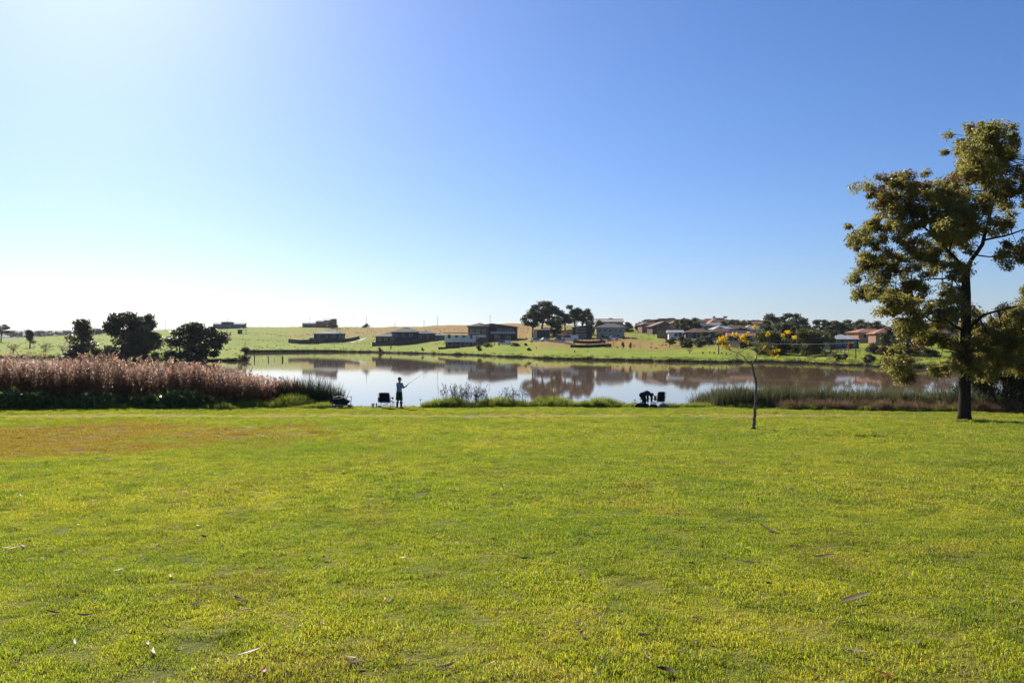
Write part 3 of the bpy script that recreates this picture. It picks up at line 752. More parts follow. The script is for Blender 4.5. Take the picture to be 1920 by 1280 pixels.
# ---- scrubby leaning tree behind it at the reeds edge
sb = NP(1893, 42.0); sb.z = max(sb.z, .1)
scrub = thing('scrub_tree', 'scrubby dark many-stemmed tree leaning over the bulrushes', 'tree', sb)
Cs = []
for ax, ay, tx, ty, r0 in [(1893, 758, 1905, 600, .09), (1890, 758, 1845, 690, .06), (1902, 756, 1950, 640, .08), (1886, 758, 1868, 640, .055), (1899, 757, 1925, 690, .05), (1880, 757, 1858, 612, .05), (1895, 757, 1884, 588, .06), (1905, 757, 1918, 600, .05), (1878, 757, 1838, 655, .04), (1908, 757, 1940, 610, .05)]:
    a = P36(ax, ay, 42, r.normal(0, .2)) - sb; b = P36(tx, ty, 42, r.normal(0, 1)) - sb; a.z = -.1
    m = a.lerp(b, .5) + Vector((0, 0, -.35 if abs(tx - ax) > 25 else .1))
    pts = bez(a, m, b, 8); MB().tube(pts, [r0 * (1 - .09 * i) for i in range(8)], 7).build('stem', MAT['bark_grey'], scrub, True)
    for q in pts[4:]:
        for k in range(4):
            s = Vector(q) + Vector(r.normal(0, .45, 3)); MB_t = s
            Cs.append(fill(s, (.5, .5, .4), 210, r, .5))
o = cloud_obj('crown', np.concatenate(Cs), .15, .045, MAT['scrub_leaf'], scrub, r, droop=.2); o['kind'] = 'stuff'

# ---- flowering sapling on the lawn
SD = 30.0; sbase = NP(1412.5, SD)
sap = thing('flowering_sapling', 'thin crooked sapling with yellow blossom clusters on bare forks', 'tree', sbase)
def sp(px, y, dy=0.): return P36(px, y, SD, dy) - sbase
def limb(name, pts, r0, r1, mat, par, n=8, sub=3, jit=.012):
    P = [Vector(p) for p in pts]; Q_ = []
    for i in range(len(P) - 1):
        for k in range(sub): Q_.append(P[i].lerp(P[i + 1], k / sub) + (Vector(r.normal(0, jit, 3)) if (i or k) else Vector()))
    Q_.append(P[-1])
    return MB().tube(Q_, [r0 + (r1 - r0) * i / (len(Q_) - 1) for i in range(len(Q_))], n).build(name, mat, par, True)
limb('trunk', [(0, 0, -.1), (.0, 0, .04), sp(1414, 785), sp(1416, 766), sp(1417.5, 742), sp(1417, 716), sp(1413, 698), sp(1410, 684)], .070, .036, MAT['bark_pale'], sap)
MB().tube([sp(1416.5, 764), sp(1420, 767), sp(1420.5, 763)], [.035, .03, .012], 6).build('stub', MAT['bark_pale'], sap, True)
MB().tube([(0, 0, -.06), (0, 0, .03), (0, 0, .10)], [.15, .12, .08], 9).build('root_flare', MAT['bark_dark'], sap, True)
for pts in [[(1410, 684, 0), (1400, 674, .1), (1392, 665, .2), (1376, 657, .4)], [(1410, 684, 0), (1415, 674, -.1), (1419.5, 663, -.15), (1413, 655, -.1), (1406, 651, 0)],
            [(1406, 651, 0), (1396, 656, .2), (1392, 661, .3)], [(1419.5, 663, -.15), (1420, 645, 0), (1420, 630, .1), (1418, 615, .1)],
            [(1419.5, 663, -.15), (1430, 655, -.3), (1442, 648, -.4), (1455, 643, -.5)], [(1406, 651, 0), (1400, 644, .2), (1394, 636, .3)],
            [(1376, 657, .4), (1370, 648, .5), (1364, 636, .5)], [(1376, 657, .4), (1368, 653, .3), (1358, 650, .3)], [(1430, 655, -.3), (1436, 640, -.3), (1436, 627, -.2)],
            [(1442, 648, -.4), (1446, 655, -.6), (1447, 666, -.6)], [(1455, 643, -.5), (1470, 640, -.4), (1473, 625, -.3)], [(1470, 640, -.4), (1484, 632, -.3)], [(1400, 644, .2), (1385, 632, .2), (1378, 627, .2)]]:
    limb('branch', [sp(*q) for q in pts], .030 if pts[0][1] > 680 else .017, .006, MAT['bark_pale'], sap, 6, 3, .014)
for bx, by, rx, ry, dy in [(1362, 636, 11, 8, .5), (1397, 634, 9, 9, .3), (1367, 649, 13, 5, .35), (1380, 627, 8, 4, .2), (1417, 613, 5, 4, .1), (1436, 627, 4, 6, -.2), (1473, 623, 7, 4, -.3),
                       (1463, 629, 4, 3, -.3), (1485, 633, 5, 3, -.3), (1446, 657, 7, 5, -.6), (1437, 662, 5, 4, -.5), (1448, 668, 5, 4, -.6), (1430, 652, 5, 4, -.3), (1354, 640, 5, 4, .5), (1403, 641, 4, 4, .2), (1405, 625, 3, 3, .2)]:
    s = SD / F; Cb = fill(sp(bx, by, dy), (rx * s * .95, rx * s * .9, ry * s * .9), int(26 + rx * ry * 1.4), r, .75)
    o = cloud_obj('blossom_cluster', Cb, .06, .042, MAT['flower'], sap, r, up=.2)
    o['kind'] = 'stuff'
lf = np.concatenate([fill(sp(x, y, 0), (.16, .2, .14), 26, r) for x, y in [(1420, 640), (1424, 652), (1412, 646), (1432, 645), (1440, 655), (1421, 626), (1384, 650), (1450, 650), (1470, 634)]])
o = cloud_obj('leaves', lf, .07, .03, MAT['sap_leaf'], sap, r, droop=.2); o['kind'] = 'stuff'

# ---- trees of the far bank: a few shapes, copied, each standing where the photograph has it
def tree_meshes(kind, seed):
    """about 10 m tall; returns trunk mesh and crown mesh"""
    r = np.random.default_rng(seed); mb = MB(); C = []
    if kind == 'gum':          # open, clumps at the ends of limbs, trunk showing
        top = Vector((r.normal(0, .5), 0, 6.2)); mb.tube(bez((0, 0, -.4), (r.normal(0, .4), 0, 3), top, 7), [.30, .27, .24, .2, .17, .14, .1], 7)
        for i in range(17):
            z0 = r.uniform(2.6, 6.0); a = r.uniform(0, 6.28); rr = r.uniform(.8, 3.3); z1 = r.uniform(5.0, 9.3) if rr < 2.4 else r.uniform(4.2, 7.8)
            e = Vector((rr * math.cos(a), rr * math.sin(a), z1)); mb.tube(bez((top.x * z0 / 6.2, 0, z0), (e.x * .4, e.y * .4, z0 + .6 * (z1 - z0)), e, 5), [.12, .1, .08, .06, .03], 5)
            R_ = r.uniform(.85, 1.5); C.append(fill(e, (R_, R_, R_ * .6), 230, r, .5))
        L, W = .5, .27
    elif kind == 'dense':      # round evergreen down to the ground
        mb.tube(bez((0, 0, -.4), (.1, 0, 3), (0, .1, 7), 6), [.3, .26, .2, .16, .12, .06], 7)
        for i in range(34):
            a = r.uniform(0, 6.28); z = r.uniform(1.0, 8.8); rr = 3.5 * math.sqrt(max(.08, 1 - ((z - 4.2) / 5.4) ** 2)) * r.uniform(.45, 1.0)
            e = (rr * math.cos(a), rr * math.sin(a), z); mb.tube(bez((0, 0, z * .6), (e[0] * .4, e[1] * .4, z * .8), e, 4), [.07, .05, .04, .02], 4)
            R_ = r.uniform(.8, 1.7); C.append(fill(e, (R_, R_, R_ * .75), 170, r, .5))
        L, W = .55, .34
    elif kind == 'conifer':
        mb.tube([(0, 0, -.4), (0, 0, 5), (.1, 0, 9.8)], [.28, .18, .03], 7)
        for i in range(24):
            z = .8 + 8.8 * (i / 24); rr = 2.6 * (1 - z / 10.6) ** .8; a = i * 2.4 + r.uniform(-.4, .4)
            e = (rr * .7 * math.cos(a), rr * .7 * math.sin(a), z); mb.tube([(0, 0, z - .2), e], [.05, .02], 4)
            C.append(fill(e, (rr * .55 + .25, rr * .55 + .25, .5), 110, r, .5))
        L, W = .4, .16
    elif kind == 'column':     # slim young tree
        mb.tube([(0, 0, -.4), (.1, 0, 4), (0, .1, 9)], [.3, .2, .05], 6)
        for i in range(14):
            z = r.uniform(2.4, 9.4); a = r.uniform(0, 6.28); rr = r.uniform(.2, 1.7) * (1.15 - abs(z - 5.5) / 6)
            e = (rr * math.cos(a), rr * math.sin(a), z); mb.tube([(0, 0, z - .8), e], [.06, .03], 4); C.append(fill(e, (1.2, 1.2, 1.0), 170, r, .5))
        L, W = .5, .26
    elif kind == 'shrub':      # low bush, branching from the ground
        for i in range(14):
            a = r.uniform(0, 6.28); rr = r.uniform(.6, 4.4); z = r.uniform(2.2, 8.6) * (1 - (rr / 6.2) ** 2)
            e = (rr * math.cos(a), rr * math.sin(a), z); mb.tube(bez((rr * .1 * math.cos(a), rr * .1 * math.sin(a), -.5), (e[0] * .5, e[1] * .5, z * .7), e, 4), [.16, .12, .09, .04], 4)
            C.append(fill(e, (2.1, 2.1, 1.7), 210, r, .5))
        L, W = .8, .45
    elif kind == 'bare':       # twiggy, little leaf
        mb.tube(bez((0, 0, -.4), (.2, 0, 2), (0, 0, 4.5), 5), [.26, .22, .17, .12, .08], 6)
        for i in range(34):
            a = r.uniform(0, 6.28); z0 = r.uniform(1.2, 4.4); rr = r.uniform(1, 3.8); e = (rr * math.cos(a), rr * math.sin(a), z0 + r.uniform(1.5, 5.0))
            mb.tube(bez((0, 0, z0), (e[0] * .5, e[1] * .5, z0 + 1), e, 5), [.07, .055, .04, .03, .02], 4); C.append(fill(e, (.8, .8, .7), 22, r, .6))
        L, W = .4, .2
    C = np.concatenate(C); V, Fq = leaf_cloud(C, L, W, r, droop=.2)
    tm = mb.mesh('trunk', True); cm = arr_mesh('crown', V, Fq)
    return tm, cm
TREES = {k: [tree_meshes(k, 100 + 17 * i + 3 * j) for j in range(n)] for i, (k, n) in enumerate([('gum', 4), ('dense', 3), ('conifer', 1), ('column', 2), ('shrub', 3), ('bare', 2)])}
tn = 0
def far_tree(name, label, px, D, ytop, kind, mat, wf=1.0, cat='tree', group=None, bark='bark_grey', base=None, v=None):
    """a tree of the far side whose top shows at row ytop; wf widens the crown"""
    global tn
    p = G(px, D) if base is None else base
    h = max(ZH(ytop, D) - p.z, .5); s = h / 9.8
    t = thing(name, label, cat, p, tn * 1.3, group)
    tm, cm = TREES[kind][(tn if v is None else v) % len(TREES[kind])]; tn += 1
    for nm, m, mt in (('trunk', tm, bark), ('crown', cm, mat)):
        key = (m.name, mt)
        if key not in MESHCACHE:
            q = m.copy(); q.materials.append(MAT[mt]); MESHCACHE[key] = q
        o = link(bpy.data.objects.new(nm if kind != 'shrub' or nm != 'trunk' else 'stems', MESHCACHE[key]), t)
    wf *= {'dense': 1.35, 'gum': 1.25, 'shrub': 1.25, 'conifer': 1.1}.get(kind, 1.15)
    t.scale = (s * wf, s * wf, s)
    for c in t.children:
        if c.name.startswith('crown'): c['kind'] = 'stuff'
    return t
MESHCACHE = {}
FT = far_tree
# left bank of the lake
FT('bank_tree', 'smallest slim tree standing alone in the left paddock', 56, 330, 619, 'column', 'far_dense', 1.25)
FT('bank_tree', 'slender airy tree beside the tall leafy pair on the left bank', 155, 205, 601, 'column', 'far_gum', 1.2, v=0)
FT('low_bush', 'low bush under the slender airy tree', 140, 203, 640, 'shrub', 'far_gum', 1.1, 'bush')
FT('bank_tree', 'tall leafy tree with two tops on the left bank', 234, 198, 583, 'dense', 'far_dense', .72)
FT('bank_tree', 'loose olive tree growing out of the tall leafy one', 256, 200, 586, 'gum', 'far_gum', .8)
FT('bank_tree', 'lower brownish-green tree at the foot of the tall leafy pair', 275, 199, 622, 'dense', 'far_gum', 1.0)
FT('bank_tree', 'broad dark round tree on the tip of the spit', 352, 194, 603, 'dense', 'far_dense', 1.0, v=1)
FT('bank_tree', 'dark leafy tree merging with the broad round tree beside the fence posts', 386, 193, 603, 'dense', 'far_dense', .98, v=2)
FT('low_bush', 'dark low bush on the very tip of the spit', 455, 193, 664, 'shrub', 'far_dense', 1.3, 'bush')
FT('low_bush', 'low waterside bush just behind the spit tip', 462, 300, 650, 'shrub', 'far_dense', 1.2, 'bush', base=Vector(((462 - 960) / F * 300, 300, .2)))
FT('low_bush', 'small thin bush between the slender tree and the tall pair', 190, 206, 643, 'shrub', 'far_gum', 1.0, 'bush')
for px, D, y, lab in [(25, 260, 642, 'scrubby brown bush left of the small paddock tree'), (85, 250, 640, 'scrubby brown bush right of the small paddock tree'), (118, 255, 645, 'thin bare bush before the slender tree')]:
    FT('scrub_bush', lab, px, D, y, 'bare', 'far_brown', 1.2, 'bush')
FT('edge_tree', 'hazy tree cut by the picture edge far left of the paddock', 2, 520, 606, 'gum', 'far_gum', 1.0)
for i, (px, D) in enumerate([(75, 1150), (92, 1200), (110, 1180), (126, 1220), (140, 1160), (36, 1240), (20, 1180), (190, 900), (205, 880), (180, 930)]):
    FT('distant_tree', 'hazy distant tree of the far line behind the paddock', px, D, 619 + (i % 3) - (4 if D < 1000 else 0), 'dense', 'far_gum', 1.5, group='far line of paddock trees', base=Vector(((px - 960) / F * D, D, ZH(632, D))))
# crest
FT('autumn_tree', 'reddish autumn tree beside the brick house on the crest', 624, 655, 597, 'dense', 'far_brown', 1.15)
FT('crest_bush', 'dark bush around the mast on the crest', 687, 675, 606, 'shrub', 'far_dense', 1.5, 'bush')
FT('gum_tree', 'tallest spreading gum behind the dark shed', 1016, 372, 564, 'gum', 'far_gum', 1.0, v=0)
FT('gum_tree', 'leafy gum at the open pasture side behind the shed', 999, 368, 579, 'gum', 'far_dense', .9, v=1)
FT('gum_tree', 'right-hand gum of the group behind the shed with spreading top', 1033, 378, 571, 'gum', 'far_gum', .85, v=2)
FT('round_tree', 'round dense tree between the two gum groups', 1037, 352, 596, 'dense', 'far_dense', 1.0)
FT('gum_tree', 'gum left in the group behind the skillion roof', 1061, 365, 580, 'gum', 'far_gum', .95, v=3)
FT('gum_tree', 'dark gum in the middle of the group behind the skillion roof', 1078, 370, 573, 'gum', 'far_dense', .85, v=1)
FT('gum_tree', 'gum with feathery top at the right of the skillion roof group', 1093, 366, 577, 'gum', 'far_gum', .85, v=0)
FT('round_tree', 'dense low tree right behind the skillion roof house', 1104, 350, 600, 'dense', 'far_dense', .9)
FT('round_tree', 'dark round tree left of the pale hipped house', 1125, 372, 599, 'dense', 'far_dense', .75)
FT('gum_tree', 'umbrella-shaped gum above the pale hipped house', 1149, 440, 595, 'gum', 'far_gum', 1.1, v=2)
FT('brown_tree', 'brownish tree right of the pale hipped house', 1178, 400, 603, 'dense', 'far_brown', .9)
FT('round_tree', 'dark tree behind the brownish one', 1172, 430, 606, 'dense', 'far_dense', 1.2)
# the village slope
for px, D, y, kind, mat, wf, lab in [
 (1205, 420, 608, 'dense', 'far_light', .9, 'light green tree at the left end of the village'), (1217, 400, 600, 'dense', 'far_gum', .85, 'grey-green tree against the big brown roof'),
 (1255, 430, 607, 'gum', 'far_brown', 1.0, 'thin brownish tree behind the big brown roof'), (1243, 330, 622, 'shrub', 'far_dense', .9, 'dark garden tree before the brown gabled roofs'),
 (1285, 318, 597, 'dense', 'far_gum', .8, 'big olive tree in the middle of the village'), (1299, 330, 594, 'dense', 'far_gum', .75, 'big olive tree with the high leafy shoulder in the village'),
 (1272, 322, 604, 'dense', 'far_light', .7, 'paler leafy edge tree beside the big olive pair'), (1316, 470, 598, 'gum', 'far_gum', .7, 'thin gum sticking up behind the verandah house'),
 (1327, 480, 602, 'dense', 'far_dense', 1.3, 'dark hedge-like tree behind the orange brick house'), (1339, 470, 592, 'conifer', 'far_dense', 1.0, 'pointed conifer on the village skyline'),
 (1355, 470, 593, 'gum', 'far_dense', 1.1, 'layered dark pine on the village skyline'), (1361, 410, 606, 'dense', 'far_light', .85, 'bright green round tree below the layered pine'),
 (1378, 400, 611, 'dense', 'far_dense', .85, 'dark round tree right of the bright green one'), (1391, 520, 606, 'column', 'far_gum', 1.2, 'small skyline tree left of the bare one'),
 (1404, 520, 603, 'bare', 'far_brown', 1.1, 'bare twiggy tree on the village skyline'), (1341, 300, 630, 'shrub', 'far_dense', .9, 'garden shrub below the orange brick house')]:
    FT('village_tree', lab, px, D, y, kind, mat, wf)
for px, D, y, kind, mat, wf, lab in [
 (1456, 330, 586, 'gum', 'far_gum', 1.15, 'tall open gum on the wooded knoll with pale limbs'), (1480, 320, 587, 'gum', 'far_dense', 1.1, 'tall dark gum right beside the pale-limbed gum'),
 (1500, 300, 595, 'dense', 'far_dense', .95, 'dense tree at the right shoulder of the wooded knoll'), (1438, 270, 618, 'dense', 'far_gum', 1.0, 'olive tree at the left of the wooded knoll'),
 (1466, 240, 622, 'dense', 'far_dense', .95, 'dark waterside tree below the tall open gum'), (1490, 205, 636, 'dense', 'far_dense', .8, 'low dark willow-like tree at the water below the knoll'),
 (1517, 200, 627, 'dense', 'far_dense', .85, 'dark full waterside tree left of the white-roofed house'), (1536, 330, 597, 'gum', 'far_gum', 1.2, 'gum right behind the knoll with flat top'),
 (1560, 330, 601, 'dense', 'far_gum', 1.0, 'broad tree behind the white-roofed house'), (1579, 325, 600, 'gum', 'far_gum', 1.25, 'spreading gum above the white roof'),
 (1594, 340, 611, 'dense', 'far_dense', .8, 'low dark tree at the right foot of the spreading gum'), (1559, 215, 623, 'conifer', 'far_light', 1.35, 'clipped cone-shaped cypress before the white roof'),
 (1614, 380, 613, 'dense', 'far_dense', 1.0, 'dark tree behind the orange brick house end'), (1640, 300, 600, 'dense', 'far_gum', .9, 'grey tree rising behind the terracotta roof'),
 (1690, 330, 600, 'dense', 'far_gum', 1.1, 'hazy tree seen through the gum tree branches'), (1770, 330, 592, 'dense', 'far_gum', 1.1, 'rounded tree seen past the gum tree trunk'),
 (1640, 185, 640, 'shrub', 'far_gum', 1.3, 'wide olive shrub in the garden right of the lamp pole'), (1660, 172, 648, 'shrub', 'far_brown', 1.3, 'pinkish dry shrub on the right bank'),
 (1692, 175, 645, 'shrub', 'far_dense', 1.4, 'dark rounded shrub mass on the right bank'), (1570, 158, 663, 'dense', 'far_dense', .9, 'dark bush at the water left of the pole'),
 (1585, 165, 662, 'shrub', 'far_gum', 1.0, 'grey low bush behind the dark waterside bush'), (1630, 148, 664, 'dense', 'far_dense', 1.2, 'round dark bush at the water right of the pole'),
 (1740, 160, 650, 'shrub', 'far_dense', 1.4, 'shaded shrub on the bank behind the gum tree'), (1850, 160, 640, 'shrub', 'far_dense', 1.5, 'dark thicket behind the scrubby leaning tree'), (1905, 150, 636, 'dense', 'far_dense', 1.3, 'dark bank tree at the picture edge'),
 (1447, 222, 607, 'dense', 'far_dense', .9, 'dark full tree left on the waterside knoll'), (1473, 216, 602, 'dense', 'far_gum', .85, 'tall olive tree in the middle of the waterside knoll'), (1498, 212, 607, 'dense', 'far_dense', .85, 'dark crown between the olive tree and the cypress garden'), (1526, 207, 619, 'dense', 'far_dense', .85, 'dark rounded tree at the left end of the cream balustrade'),
 (1594, 222, 640, 'shrub', 'orange_leaf', .75, 'orange autumn shrub against the blue wall')]:
    FT('bank_tree' if kind != 'shrub' else 'garden_shrub', lab, px, D, y, kind, mat, wf, 'tree' if kind != 'shrub' else 'shrub')
# garden trees filling the village and the knoll: look-alikes
rt_ = np.random.default_rng(77)
for i in range(84):
    u = i / 54
    if u < .52: px, D = rt_.uniform(1195, 1432), rt_.uniform(335, 540)
    elif u < .66: px, D = rt_.uniform(1250, 1420), rt_.uniform(268, 320)
    elif u < .84: px, D = rt_.uniform(1425, 1545), rt_.uniform(215, 340)
    elif u < 1: px, D = rt_.uniform(1600, 1930), rt_.uniform(195, 360)
    elif u < 1.3: px, D = rt_.uniform(1255, 1425), rt_.uniform(240, 300)
    elif u < 1.43: px, D = rt_.uniform(1425, 1530), rt_.uniform(192, 215)
    else: px, D = rt_.uniform(1640, 1930), rt_.uniform(150, 215)
    k = i % 3; gz = z_far(px, D); hh = rt_.uniform(3.5, 7.0) if D > 330 or px > 1425 else rt_.uniform(2.0, 4.0)
    ytop = max(HY - (gz + hh - E) * F / D, 598 if px < 1425 else 594)
    where = 'among the village houses' if px < 1425 else 'on the wooded knoll by the water' if px < 1560 else 'on the right bank beyond the bulrushes'
    kind_ = ['dark leafy', 'olive', 'lighter green'][k]
    FT('garden_tree', '%s tree %s' % (kind_, where), px, D, ytop, 'dense' if i % 5 else 'gum', ['far_dense', 'far_gum', 'far_light'][k], rt_.uniform(.85, 1.25), group='%s trees %s' % (kind_, where))
for i in range(40):
    if i < 24: px, D, yt, wh = rt_.uniform(1192, 1440), rt_.uniform(430, 560), rt_.uniform(598, 609), 'along the skyline above the village roofs'
    else: px, D, yt, wh = rt_.uniform(1535, 1930), rt_.uniform(340, 430), rt_.uniform(597, 611), 'along the skyline right of the wooded knoll'
    k = i % 2
    FT('skyline_tree', '%s tree %s' % (('dark', 'olive')[k], wh), px, D, yt, 'dense' if i % 3 else 'gum', ('far_dense', 'far_gum')[k], rt_.uniform(.8, 1.2), group='%s trees %s' % (('dark', 'olive')[k], wh))
# young trees and bushes on the far lawn
for px, D, y, kind, mat, wf, lab in [
 (712, 372, 650, 'shrub', 'far_dense', .55, 'tiny dark shrub by the water below the long dark house'), (733, 368, 649, 'column', 'far_dense', .9, 'tiny upright shrub by the water below the long dark house'),
 (775, 336, 657, 'shrub', 'rush', 1.6, 'dark rush-like bush on the far water edge'), (792, 345, 651, 'shrub', 'far_dense', .8, 'small shrub pair on the lawn right of the water-edge bush'), (897, 302, 645, 'shrub', 'far_light', .8, 'pale bush below the white house'),
 (992, 262, 650, 'shrub', 'far_dense', .9, 'small dark lawn shrub below the green hedge'), (1006, 262, 649, 'bare', 'far_brown', .8, 'little dry shrub next to the dark lawn shrub'),
 (1077.5, 228, 656.5, 'dense', 'far_dense', .62, 'small ball-shaped tree on the far lawn'), (1102, 226, 657, 'column', 'far_light', .8, 'pale thin sapling on the far lawn'),
 (1168, 243, 642, 'column', 'far_gum', 1.2, 'left young tree of the pair by the dry slope'), (1182, 243, 642, 'column', 'far_dense', .95, 'right young tree of the pair by the dry slope'),
 (1293, 208, 652, 'bare', 'far_brown', 1.3, 'bare spreading bush on the far lawn'), (1318, 203, 659, 'dense', 'far_dense', .75, 'leftmost small clipped shrub of the lawn row'), (1331, 203, 661, 'dense', 'far_dense', .65, 'middle small clipped shrub of the lawn row'),
 (1339, 201, 664, 'dense', 'far_dense', .7, 'smallest clipped shrub of the lawn row'), (1353, 200, 661, 'shrub', 'far_gum', .7, 'fluffy shrub at the foot of the wooden pole'), (1362, 196, 663, 'dense', 'far_dense', .7, 'dark shrub right of the wooden pole'), (1370, 197, 661, 'bare', 'far_brown', 1.0, 'brown twiggy shrub right of the wooden pole')]:
    FT('lawn_shrub' if kind in ('shrub', 'bare', 'dense') else 'young_tree', lab, px, D, y, kind, mat, wf, 'shrub' if kind in ('shrub', 'bare', 'dense') else 'tree')
for px, D, y, wf, lab in [(965, 300, 641, 1.7, 'low round hedge bush below the two-storey dark house'), (985, 297, 643, 1.3, 'dark rounded bush at the end of the hedge'), (915, 318, 641, 1.5, 'bright low hedge below the two-storey dark house'), (1170, 306, 630, .7, 'small bush at the corner of the pale hipped house')]:
    FT('hedge_bush', lab, px, D, y, 'shrub', 'far_light' if 'bright' in lab else 'far_dense', wf, 'bush')
# sedge and undercut growth along the far water line
sedge = proto_collection('sedge_protos', [rush_mesh('sedge_%d' % i, 40, .7, .5, .35, 1.0, .06, .3, rg) for i in range(4)], MAT['rush'])
Ps = []
for px in rng.uniform(-60, 1990, 2400):
    D = shore_far(px) + 1.2 * math.sin(px * 0.11) + 0.8 * math.sin(px * 0.37 + 1) + rng.uniform(-.6, .7)
    Ps.append(((px - 960) / F * D, D, .05))
scatter('shore_sedge', Ps, rng.uniform(.3, 1.0, len(Ps)) * (1 + .5 * np.sin(np.array(Ps)[:, 0] * .9) * np.sin(np.array(Ps)[:, 0] * .23)), sedge, 'dark sedge fringe along the far water line', 'sedge', .15, 4)

# rough tussocks that roughen the pasture (uncountable)
tus = proto_collection('tussock_protos', [blade_mesh('tussock_%d' % i, 60, .5, .25, .7, .05, .6, rg) for i in range(4)], MAT['bank_blade'])
tus_dry = proto_collection('dry_tussock_protos', [blade_mesh('dry_tussock_%d' % i, 60, .5, .25, .8, .05, .6, rg) for i in range(4)], MAT['straw'])
def far_points(n, lo, hi, x0=-60, x1=1990, p=1.0):
    out = []
    for px, u in zip(rng.uniform(x0, x1, n), rng.uniform(0, 1, n) ** p):
        D = shore_far(px) + lo + (hi - lo) * u
        out.append(tuple(G(px, D)))
    return np.array(out)
P_ = np.concatenate([far_points(700, 2, 330, -60, 700), far_points(500, 1.5, 8, -60, 1990), far_points(260, 60, 300, 560, 1450), far_points(300, 3, 60, 1400, 1990)])
scatter('pasture_tussocks', P_, rng.uniform(.4, 1.1, len(P_)), tus, 'rough green tussocks over the far pasture', 'grass', .2, 4)
P_ = np.concatenate([far_points(220, 3, 330, -60, 700), far_points(600, 60, 300, 560, 1330), far_points(200, 1.5, 40, 1380, 1990)])
scatter('dry_tussocks', P_, rng.uniform(.4, 1.0, len(P_)), tus_dry, 'straw coloured tussocks on the dry slopes beyond the lake', 'dry grass', .2, 4)

# ------------------------------------------------------------------ buildings
def bmat(n, c, c2=None, **k): MAT[n] = simple(n, c, c2, **k)
bmat('charcoal_wall', (0.040, 0.040, 0.046), scale=.6, rough=.8); bmat('grey_wall', (0.16, 0.16, 0.17), scale=.5, rough=.8)
bmat('white_wall', (0.74, 0.74, 0.72), (0.6, 0.6, 0.58), scale=.5, rough=.7); bmat('cream_wall', (0.42, 0.38, 0.32), scale=.5, rough=.8)
bmat('blue_wall', (0.07, 0.12, 0.20), scale=.5, rough=.7); bmat('metal_roof', (0.060, 0.062, 0.072), (0.045, 0.046, 0.053), scale=.4, rough=.75, spec=.15)
bmat('slate_roof', (0.11, 0.11, 0.13), (0.075, 0.075, 0.09), scale=.8, rough=.75, spec=.15); bmat('brown_tile', (0.19, 0.10, 0.068), (0.12, 0.068, 0.048), scale=1.2, rough=.8, bump=.5, bscale=6)
bmat('terracotta_tile', (0.36, 0.145, 0.075), (0.25, 0.10, 0.055), scale=1.2, rough=.8, bump=.5, bscale=6); bmat('pale_roof', (0.52, 0.50, 0.50), (0.42, 0.41, 0.41), scale=.5, rough=.5)
bmat('cream_tile', (0.46, 0.36, 0.28), (0.36, 0.28, 0.22), scale=.8, rough=.7); bmat('trim_white', (0.70, 0.70, 0.68), scale=1, rough=.5)
bmat('bright_metal', (0.78, 0.78, 0.78), (0.68, 0.68, 0.68), scale=2, rough=.3, metal=.6); bmat('dark_timber', (0.055, 0.042, 0.034), scale=3, rough=.85)
bmat('grey_timber', (0.14, 0.12, 0.10), (0.08, 0.07, 0.06), scale=4, rough=.9); bmat('concrete', (0.42, 0.37, 0.31), (0.34, 0.30, 0.25), scale=.6, rough=.9)
bmat('earth', (0.060, 0.047, 0.037), (0.035, 0.028, 0.022), scale=.5, rough=.95, bump=.8, bscale=3)  # dug earth made dark, its shade put into the colour
bmat('steel', (0.30, 0.30, 0.31), (0.22, 0.22, 0.23), scale=3, rough=.4, metal=.8)
def brick_mat(name, c1, c2, mortar):
    m, t, out = nodes_of(name); tc = N(t, 'ShaderNodeTexCoord'); b = N(t, 'ShaderNodeTexBrick')
    b.inputs['Color1'].default_value = (*c1, 1); b.inputs['Color2'].default_value = (*c2, 1); b.inputs['Mortar'].default_value = (*mortar, 1)
    b.inputs['Scale'].default_value = 4.0; mp = N(t, 'ShaderNodeMapping'); mp.inputs['Rotation'].default_value = (math.pi / 2, 0, 0)
    t.links.new(tc.outputs['Object'], mp.inputs[0]); t.links.new(mp.outputs[0], b.inputs['Vector'])
    p = N(t, 'ShaderNodeBsdfPrincipled'); p.inputs['Roughness'].default_value = .9; t.links.new(b.outputs[0], p.inputs['Base Color']); t.links.new(p.outputs[0], out.inputs[0]); MAT[name] = m
brick_mat('red_brick', (0.20, 0.085, 0.055), (0.26, 0.12, 0.075), (0.24, 0.19, 0.15)); brick_mat('orange_brick', (0.36, 0.155, 0.075), (0.44, 0.20, 0.10), (0.36, 0.28, 0.2)); brick_mat('dark_brick', (0.075, 0.052, 0.045), (0.11, 0.075, 0.06), (0.12, 0.1, 0.09))
def glass_mat():
    m, t, out = nodes_of('window_glass'); p = N(t, 'ShaderNodeBsdfPrincipled'); p.inputs['Base Color'].default_value = (0.012, 0.015, 0.02, 1); p.inputs['Roughness'].default_value = .08
    p.inputs['Specular IOR Level'].default_value = .6; tc = N(t, 'ShaderNodeTexCoord')
    n = N(t, 'ShaderNodeTexNoise'); n.inputs['Scale'].default_value = .8; t.links.new(tc.outputs['Object'], n.inputs['Vector'])
    b = N(t, 'ShaderNodeBump'); b.inputs['Strength'].default_value = .03; t.links.new(n.outputs[0], b.inputs['Height']); t.links.new(b.outputs[0], p.inputs['Normal']); t.links.new(p.outputs[0], out.inputs[0]); return m
MAT['glass'] = glass_mat()

